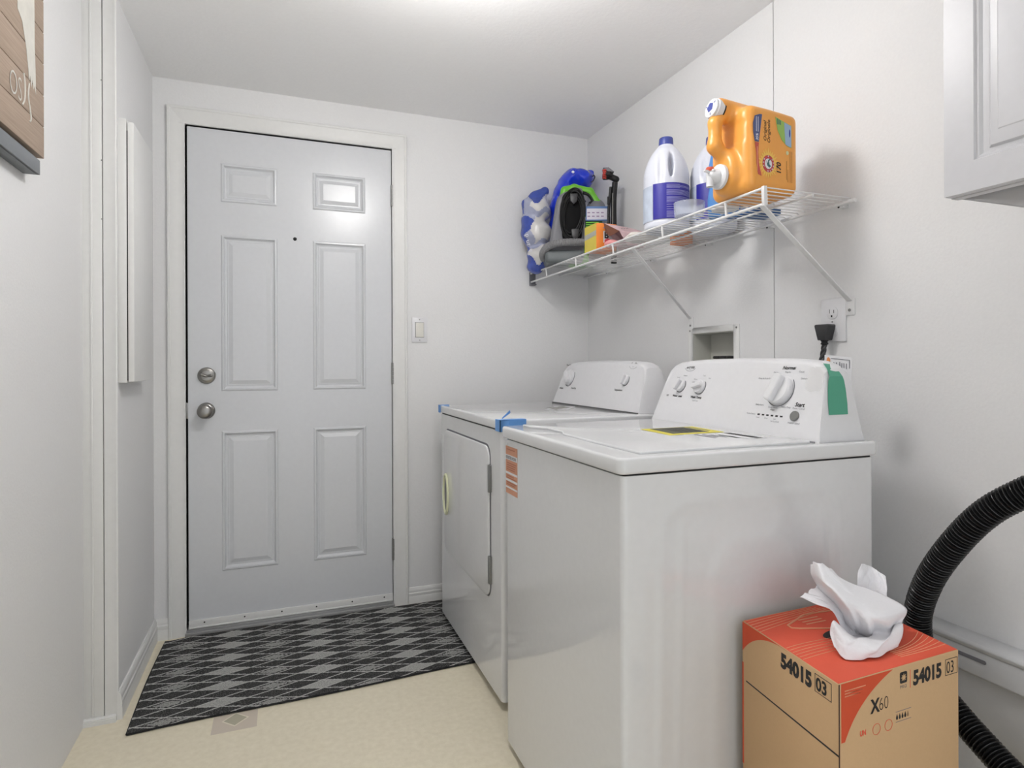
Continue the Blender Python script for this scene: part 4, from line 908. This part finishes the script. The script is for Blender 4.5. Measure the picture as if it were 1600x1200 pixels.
# ---- blue cleaner bottle behind the jug
cl = thing('cleaner_bottle', 'slim blue cleaner bottle with yellow label behind the orange jug', 'bottle', (1.276, 1.512, ST), math.atan2(1.505, 1.275) - PI / 2)
clM = mat('blue_plastic', (84, 140, 206), .3)
def cf(X, Y, Z):
    w = np.interp(Z, [0, .02, .06, .10, .15, .195, .215, .23], [.044, .048, .048, .042, .047, .038, .014, .013]); t_ = w * .62
    return smax((np.sqrt((X / w) ** 2 + (Y / t_) ** 2) - 1) * .022, np.maximum(-Z, Z - .22), .004)
o = obj('bottle', nets(cf, (-.055, -.04, -.004), (.055, .04, .23), .003), clM, cl, local=True)
obj('cap', lathe([(.0165, .212), (.0165, .232), (.008, .236), (.006, .244)], n=20), plasticW, cl, local=True)
decal('yellow_label', ell(-.024, .128, .015, .026, 20), (0, -.0300, 0), (1, 0, 0), (0, 0, 1), mat('yellow_print', (226, 202, 90), .5), cl, local=True)
decal('red_mark', ell(-.018, .098, .009, .010, 14), (0, -.0305, 0), (1, 0, 0), (0, 0, 1), redM, cl, local=True, lift=.0006)
decal('white_stripe', rect(-.010, .004, -.002, .078), (0, -.0310, 0), (1, 0, 0), (0, 0, 1), plasticW, cl, local=True)
# ---- clear cup, white dish, white bowl near the corner
cupM = mat('clear_plastic', (214, 222, 234), .12, alpha=.34)
obj_ = obj('measuring_cup', lathe([(.036, .0008), (.044, .004), (.0455, .020), (.0465, .043), (.0472, .045), (.0455, .043), (.0445, .020), (.042, .0065), (.035, .004)], (1.172, 1.545, ST), n=36, cap=True), cupM, sharp=50)
tag(obj_, 'low clear plastic cup standing before the bleach bottles', 'cup')
dh = obj('lid_dish', lathe([(.030, .0), (.038, .002), (.040, .012), (.0385, .013), (.036, .004), (.001, .0035)], (1.218, 1.438, ST), n=32), plasticW, sharp=50)
tag(dh, 'small white plastic lid on the shelf under the jug spigot', 'lid')
bt = obj('blue_tray', merge(prism(rrect(1.300, 1.415, 1.415, 1.505, .015), (0, 0, ST), (1, 0, 0), (0, 1, 0), (0, 0, 1), .018)), mat('deep_blue_plastic', (44, 92, 150), .4), bevel=.003)
tag(bt, 'flat deep blue plastic tub behind the orange jug', 'tub')
# ---- view-facing items share one local frame: x to the right, z up, y away
RZ = -TH
def px(cx, cy, k): return lambda x, y: ((x - cx) * k, (cy - y) * k)
# ---- carpet cleaner machine
q = px(895, 411, .002836)
vc = thing('carpet_cleaner', 'small grey and green portable carpet cleaner with wound black cord', 'carpet cleaner', (1.203, 2.410, ST), RZ)
def cap3(X, Y, Z, a, b, y, r, r2=None): return s_cap(X, Y, Z, (a[0], y, a[1]), (b[0], y, b[1]), r, r2)
def vbody(X, Y, Z):
    # tapered shell
    w0, w1 = -.112 + np.clip(Z, 0, .34) * .16, .058 - np.clip(Z, 0, .34) * .02
    d = smax(np.maximum(w0 - X, X - w1), np.maximum(.012 - Z, Z - .325 - (X + .02) * .35), .03)
    return smax(d, np.abs(Y - .075) - .060, .018)
o = obj('body_shell', nets(vbody, (-.13, -.01, 0), (.09, .16, .37), .0042), greyPl, vc, local=True)
def vgreen(X, Y, Z):
    pts = [q(880, 312), q(886, 291), q(901, 287), q(926, 293), q(938, 312), q(932, 321), q(914, 328), q(898, 333)]
    d = None
    for a, b in zip(pts, pts[1:]):
        s = cap3(X, Y, Z, a, b, .070, .0175); d = s if d is None else smin(d, s, .008)
    return d
obj('carry_handle', nets(vgreen, (-.09, .04, .20), (.15, .10, .42), .0035), greenPl, vc, local=True, label='green carry handle')
pts = [q(887, 300), q(893, 293.5), q(903, 292), q(923, 297), q(931, 308), q(926, 313)]
obj('handle_grip', tube(spline([(a, .064, b) for a, b in pts], 6), .0095, 10), dkPl, vc, local=True)
obj('trigger_bar', tube(spline([(a, .060, b) for a, b in (q(903, 294), q(910, 300), q(918, 311))], 6), .007, 8), mat('purple_grey_plastic', (66, 62, 92), .4), vc, local=True)
def vlow(X, Y, Z): return s_box(X, Y, Z, (.030, .085, .045), (.050, .055, .046), .02)
obj('lower_shell', nets(vlow, (-.04, .02, -.004), (.10, .15, .1), .005), greenPl, vc, local=True)
obj('tank', nets(lambda X, Y, Z: s_ell(X, Y, Z, (.118, .085, .255), (.045, .045, .05)), (.06, .03, .19), (.175, .14, .32), .005), greyPl, vc, local=True)
obj('back_plate', prism(rrect(-.044, .085, .044, .32, .04, 6), (0, .012, 0), (1, 0, 0), (0, 0, 1), (0, -1, 0), .012), mat('near_black_plastic', (24, 24, 25), .7, spec=.1), vc, local=True, bevel=.003)
def vbase(X, Y, Z): return s_box(X, Y, Z, (-.035, .070, .030), (.085, .075, .029), .018)
obj('base', nets(vbase, (-.14, -.02, -.002), (.07, .16, .07), .005), mat('slate_plastic', (106, 112, 114), .4), vc, local=True)
cx, cz = q(895.5, 337.5)
P = []
for k in range(8):
    n = 44
    for i in range(n):
        a = 2 * PI * i / n; s = 1 - .065 * (k % 6) + .02 * math.sin(3 * a + k * 1.7)
        P.append((cx + .054 * s * math.cos(a) * (1 + .1 * math.sin(a)) + .008 * math.sin(a), -.003 - .0045 * ((k * 1.3 + i / n * 1.3) % 3), cz + .118 * s * math.sin(a)))
obj('power_cord', tube(P, .0031, 7), mat('cord_black', (16, 16, 17), .45, spec=.3), vc, local=True)
for (a, b) in ((897, 309), (899, 364)):
    x_, z_ = q(a, b)
    obj('cord_hook', prism([(x_ - .017, z_ + .012), (x_ + .017, z_ + .012), (x_ + .015, z_ - .022), (x_, z_ - .036), (x_ - .015, z_ - .022)], (0, .004, 0), (1, 0, 0), (0, 0, 1), (0, -1, 0), .030), mat('hook_plastic', (50, 50, 52), .4), vc, local=True, bevel=.003)
hp2 = spline([(.062, .02, .092), (.02, -.016, .088), (-.05, -.030, .083), (-.105, -.012, .072), (-.128, .03, .048), (-.122, .07, .030)], 30)
Lh = [0]
for a, b in zip(hp2, hp2[1:]): Lh.append(Lh[-1] + (b - a).length)
obj('suction_hose', tube(hp2, 0, 18, radii=[.0165 + .0012 * math.cos(2 * PI * s / .0062) for s in Lh]), mat('ribbed_grey', (128, 128, 130), .45), vc, local=True, sharp=0)
obj('instruction_label', box(.060, -.002, .186, .162, .004, .250), mat('blue_edge', (92, 124, 176), .5), vc, local=True, bevel=.001)
lb = decal('label_panel', rect(.065, .191, .156, .240), (0, -.002, 0), (1, 0, 0), (0, 0, 1), mat('label_white', (214, 212, 222), .5), vc, local=True)
for k in range(8): decal('print_line', rect(.068 + (k % 4) * .02, .203 + (k // 4) * .016, .080 + (k % 4) * .02, .208 + (k // 4) * .016), (0, -.002, 0), (1, 0, 0), (0, 0, 1), mat('mauve_ink', (150, 130, 160), .6), lb, local=True, lift=.0007)
for k in range(5): obj('grille_bar', box(.062, -.001, .140 + k * .009, .118, .006, .1445 + k * .009), greenPl, vc, local=True)
obj('grille_back', box(.060, .006, .135, .135, .02, .19), mat('dark_green', (24, 70, 24), .5), vc, local=True)
# ---- upright nozzle
q = px(957, 407, .002772)
nz = thing('suction_nozzle', 'black upright suction nozzle with red bristles beside the green machine', 'nozzle', (1.337, 2.295, ST), RZ)
P = [q(962, 410), q(962, 350), q(962, 310), q(964, 282)]
obj('tube', tube(spline([(a, .03, b) for a, b in P], 8), .0125, 14), dkPl, nz, local=True)
P = [q(953, 350), q(954, 320), q(957, 290)]
obj('side_rail', tube(spline([(a, .022, b) for a, b in P], 6), .0065, 8), dkPl, nz, local=True)
obj('chrome_strip', tube([(q(959, 352)[0], .014, q(959, 352)[1]), (q(959.5, 300)[0], .014, q(959.5, 300)[1])], .0022, 6), chrome, nz, local=True)
obj('side_button', prism([q(951, 318), q(953.5, 318), q(953.5, 306), q(951, 306)], (0, .02, 0), (1, 0, 0), (0, 0, 1), (0, -1, 0), .01), dkPl, nz, local=True, bevel=.001)
obj('release_tab', prism([q(951, 335), q(955, 323), q(955, 340)], (0, .02, 0), (1, 0, 0), (0, 0, 1), (0, -1, 0), .012), dkPl, nz, local=True, bevel=.002)
def nh(X, Y, Z): return smin(s_cap(X, Y, Z, (q(966, 277)[0], .03, q(966, 277)[1]), (q(951, 270)[0], .03, q(951, 270)[1]), .014, .012), s_box(X, Y, Z, (q(951, 270)[0], .03, q(951, 270)[1]), (.016, .035, .014), .008), .012)
obj('head', nets(nh, (-.06, -.02, .34), (.06, .08, .44), .0035), dkPl, nz, local=True)
obj('head_window', prism([q(944, 262), q(952, 262), q(961, 269), q(950, 268)], (0, -.006, 0), (1, 0, 0), (0, 0, 1), (0, 1, 0), .05), greyPl, nz, local=True, bevel=.001)
for k in range(5): obj('bristle_tuft', tube([(q(946, 266 + k * 3)[0] + .006, -.004 + k * .002, q(946, 266 + k * 3)[1]), (q(943, 267 + k * 3)[0], -.008, q(943, 267 + k * 3)[1])], .0034, 7), mat('red_bristle', (206, 70, 60), .6), nz, local=True)
obj('socket', prism([q(958, 352), q(968, 352), q(968, 375), q(958, 375)], (0, .014, 0), (1, 0, 0), (0, 0, 1), (0, 1, 0), .04), greyPl, nz, local=True, bevel=.002)
# ---- paper roll package
q = px(846, 420, .003016)
pk = thing('paper_roll_pack', 'shrink-wrapped pack of white paper rolls with blue print at shelf end', 'paper rolls', (1.141, 2.600, ST), RZ)
def wrin(X, Y, Z): return .0022 * (np.sin(60 * X + 35 * Z) * np.sin(50 * Y + 20 * Z) + np.sin(85 * Z + 30 * X))
def pkf(X, Y, Z):
    d = None
    for (a, b, r, ry, rz) in ((839, 326, .064, .072, .064), (838, 362, .070, .076, .066), (843, 399, .060, .072, .060), (829, 350, .045, .06, .12), (836, 414, .040, .045, .035)):
        x_, z_ = q(a, b); s = s_ell(X, Y, Z, (x_, .04, z_), (r, ry, rz)); d = s if d is None else smin(d, s, .016)
    a_, b_ = q(822, 313), q(851, 297); d = smin(d, s_cap(X, Y, Z, (a_[0], .03, a_[1]), (b_[0], .03, b_[1]), .012, .022), .03)
    return d + wrin(X, Y, Z)
V, F = nets(pkf, (-.15, -.07, -.07), (.11, .15, .46), .005)
o = obj('wrapped_rolls', (V, F), packW, pk, local=True, sharp=0)
for p in o.data.polygons: p.use_smooth = True
def pred(X, Y, Z, n):
    edge = -.060 + .014 * np.sin(Z * 32 + .5) + .008 * np.sin(Z * 71) + .006 * np.sin(Z * 150)
    low = (X < edge) & (Z < .245) & (n[:, 1] < .6)
    topb = (Z > .325 + .03 * np.sin(X * 60)) & (n[:, 1] < .7)
    foot = (Z < .035 + .02 * np.sin(X * 90))
    sliver = (X < -.083) & (Z > .26) & (Z < .33)
    return low | topb | foot | sliver
o = obj('blue_print', patch(V, F, pred, .0012), packB, pk, local=True, sharp=0, label='blue printed film')
for p in o.data.polygons: p.use_smooth = True
def fronty(x_, z_):
    yy = np.linspace(-.09, .06, 61); v = pkf(np.full(61, x_), yy, np.full(61, z_)); k = np.argmax(v < .0006); return float(yy[k]) - .0022 if v.min() < 0 else -.03
for i, (ch, a, b) in enumerate((('p', 820.5, 371), ('u', 821.5, 379), ('r', 823, 386), ('e', 826, 394))):
    x_, z_ = q(a, b); text('lettering', ch, (x_, min(fronty(x_, z_), fronty(x_ + .012, z_)) - .006, z_), (.25, 0, -1), (1, -.5, .25), .030, whiteInk, pk, 'CENTER', local=True)
for i, (ch, a, b) in enumerate((('S', 851, 409), ('o', 853, 414), ('f', 855.5, 419))):
    x_, z_ = q(a, b); text('lettering', ch, (x_, min(fronty(x_, z_), fronty(x_ + .01, z_)) - .004, z_), (.4, 0, -1), (1, 0, .4), .022, navyM, pk, 'CENTER', local=True)
def predf(X, Y, Z, n): return (n[:, 1] < .5) & ((np.abs(Z - .262 - .012 * np.sin(X * 80)) < .012) | (np.abs(Z - .115 - .012 * np.sin(X * 70 + 1)) < .013) | ((X < -.045 + .012 * np.sin(Z * 60)) & (Z > .09))) & ~pred(X, Y, Z, n)
o = obj('clear_film', patch(V, F, predf, .0008), mat('lavender_film', (164, 169, 194), .2, bump=.004, scale=34, var=.12, coat=.5), pk, local=True, sharp=0, label='pale lavender film')
for p in o.data.polygons: p.use_smooth = True
# ---- blue bag slumped over the machine
q = px(885, 421, .003048)
bg = thing('blue_bag', 'glossy royal blue plastic bag slumped behind the carpet cleaner', 'bag', (1.265, 2.590, ST), RZ)
def bgf(X, Y, Z):
    P = [(870, 400, 5.5), (867, 360, 6.5), (870, 322, 11), (879, 296, 14), (896, 277, 17), (912, 275, 15), (921, 272, 11)]; d = None
    for (a, b, r), (a2, b2, r2) in zip(P, P[1:]):
        u, v = q(a, b), q(a2, b2); s = s_cap(X, Y * .62, Z, (u[0], .03, u[1]), (v[0], .05, v[1]), r * .00308, r2 * .00308); d = s if d is None else smin(d, s, .014)
    x_, z_ = q(903, 279); d = smin(d, s_ell(X, Y, Z, (x_, .045, z_), (.075, .05, .045)), .02)
    x_, z_ = q(924, 262); d = smin(d, s_cap(X, Y, Z, (x_ - .03, .05, z_ - .03), (x_ - .002, .05, z_ - .006), .018, .008), .02)
    d = smax(d, (Y - .125), .02)
    return smax(d + .0050 * (np.abs(np.sin(30 * X + 24 * Z)) + .8 * np.abs(np.sin(36 * Z - 42 * X + 1)) - 1), -Z, .004)
o = obj('film', nets(bgf, (-.12, -.11, -.004), (.18, .18, .54), .005), bagBlue, bg, local=True, sharp=0)
for p in o.data.polygons: p.use_smooth = True
P = [q(922, 284), q(927, 281), q(930, 275), q(928, 272), q(926, 275)]
obj('bag_tie', tube(spline([(a, .02, b) for a, b in P], 6), .0022, 7), dkPl, bg, local=True)
decal('pale_spot', ell(*q(893, 275), .007, .006, 14), (0, -.058, 0), (1, 0, 0), (0, 0, 1), whiteInk, bg, local=True)
# ---- small cartons
bx = thing('powder_box', 'small upright orange and yellow carton lettered B at shelf front', 'box', (1.195, 2.14, ST))
obj('carton', box(1.150, 2.092, ST, 1.240, 2.190, ST + .104), mat('orange_card', (240, 140, 60), .5), bx, bevel=.001)
decal('side_panel', rect(-2.189, ST + .001, -2.093, ST + .103), (1.1498, 0, 0), RT, (0, 0, 1), mat('yellow_card', (208, 190, 74), .5), bx, label='yellow side panel')
decal('grey_band', [(-2.189, ST + .050), (-2.093, ST + .056), (-2.093, ST + .076), (-2.189, ST + .070)], (1.1498, 0, 0), RT, (0, 0, 1), mat('band_grey', (168, 168, 160), .5, var=.2, scale=200), bx, lift=.0007)
fo = Vector((1.150, 2.0918, ST))
decal('blue_flash', [(.030, .084), (.075, .088), (.085, .100), (.040, .098)], fo, (1, 0, 0), (0, 0, 1), mat('flash_blue', (92, 150, 206), .5), bx, lift=.0006)
decal('white_panel', rect(.030, .028, .086, .074), fo, (1, 0, 0), (0, 0, 1), plasticW, bx, lift=.0006)
decal('pink_splash', [(.034, .018), (.088, .030), (.088, .050), (.066, .040), (.05, .046), (.036, .040)], fo, (1, 0, 0), (0, 0, 1), mat('pink_print', (232, 96, 108), .5), bx, lift=.0011)
text('lettering', 'B', fo + Vector((.034, -.0006, .046)), (1, 0, 0), (0, 0, 1), .034, inkM, bx, bold=.04)
oc = thing('open_carton', 'opened pink-printed carton tipped forward showing its brown inside', 'box', (1.32, 2.08, ST))
cM = mat('brown_card_inside', (104, 62, 44), .8); pM = mat('pink_carton_print', (206, 176, 180), .6, var=.2, scale=80)
def q4(a, b, c_, d): return [tuple(v) for v in (a, b, c_, d)]
z = ST
a_, b_, c_, d_, e_ = (1.175, 2.078, 1.640), (1.296, 2.070, 1.628), (1.199, 2.000, 1.595), (1.174, 2.030, 1.579), (1.172, 2.060, 1.599)
f_, g_ = (1.330, 1.985, 1.590), (1.300, 2.065, z)
obj('outer', ([a_, b_, c_, f_, (1.30, 1.985, z), (1.228, 1.99, z), g_, (1.244, 2.08, z)], [(0, 1, 3, 2), (2, 3, 4, 5), (1, 6, 4, 3), (5, 4, 6, 7), (0, 7, 6, 1)]), pM, oc, sharp=0).modifiers.new('t', 'SOLIDIFY').thickness = .0015
obj('inside', ([a_, c_, d_, e_], [(0, 1, 2, 3)]), cM, oc, sharp=0, label='brown open inside').modifiers.new('t', 'SOLIDIFY').thickness = .001
text('lettering', 'OX', (1.215, 2.012, 1.606), (.9, -.1, .06), (.1, .75, .4), .022, inkM, oc)
def lump(name, label, cat, c, r, m, seed, group=None):
    f = lambda X, Y, Z: s_ell(X, Y, Z, c, r) + .003 * np.sin(70 * X + seed) * np.sin(65 * Y + 2 * seed)
    g = lambda X, Y, Z: smax(f(X, Y, Z), ST - Z, .002)
    o = obj(name, nets(g, [c[i] - r[i] * 1.4 for i in range(3)], [c[i] + r[i] * 1.4 for i in range(3)], .004), m, None, sharp=0)
    for p in o.data.polygons: p.use_smooth = True
    return tag(o, label, cat, group)
pouch = mat('pouch_film', (222, 216, 208), .35, var=.06, scale=40)
lump('refill_pouch', 'crumpled whitish pouch lying flat between orange carton and bleach bottle', 'pouch', (1.235, 1.912, ST + .016), (.062, .062, .019), pouch, 1)
lump('sachet', 'small pink and white sachet at the foot of the lettered carton', 'sachet', (1.183, 2.030, ST + .011), (.028, .034, .013), mat('pink_film', (224, 150, 150), .35, var=.25, scale=30), 4)
ob2 = obj('orange_packet', box(1.375, 1.87, ST, 1.435, 1.93, ST + .05), mat('orange_card', (240, 140, 60), .5), bevel=.002)
tag(ob2, 'small orange packet behind the flat pouch, against the wall', 'packet')
bw = obj('white_bowl', lathe([(.035, .0), (.045, .004), (.058, .022), (.064, .045), (.062, .045), (.056, .024), (.043, .007), (.001, .005)], (1.375, 2.665, ST), n=36), plasticW, sharp=50)
tag(bw, 'white plastic bowl on the shelf in the room corner', 'bowl')
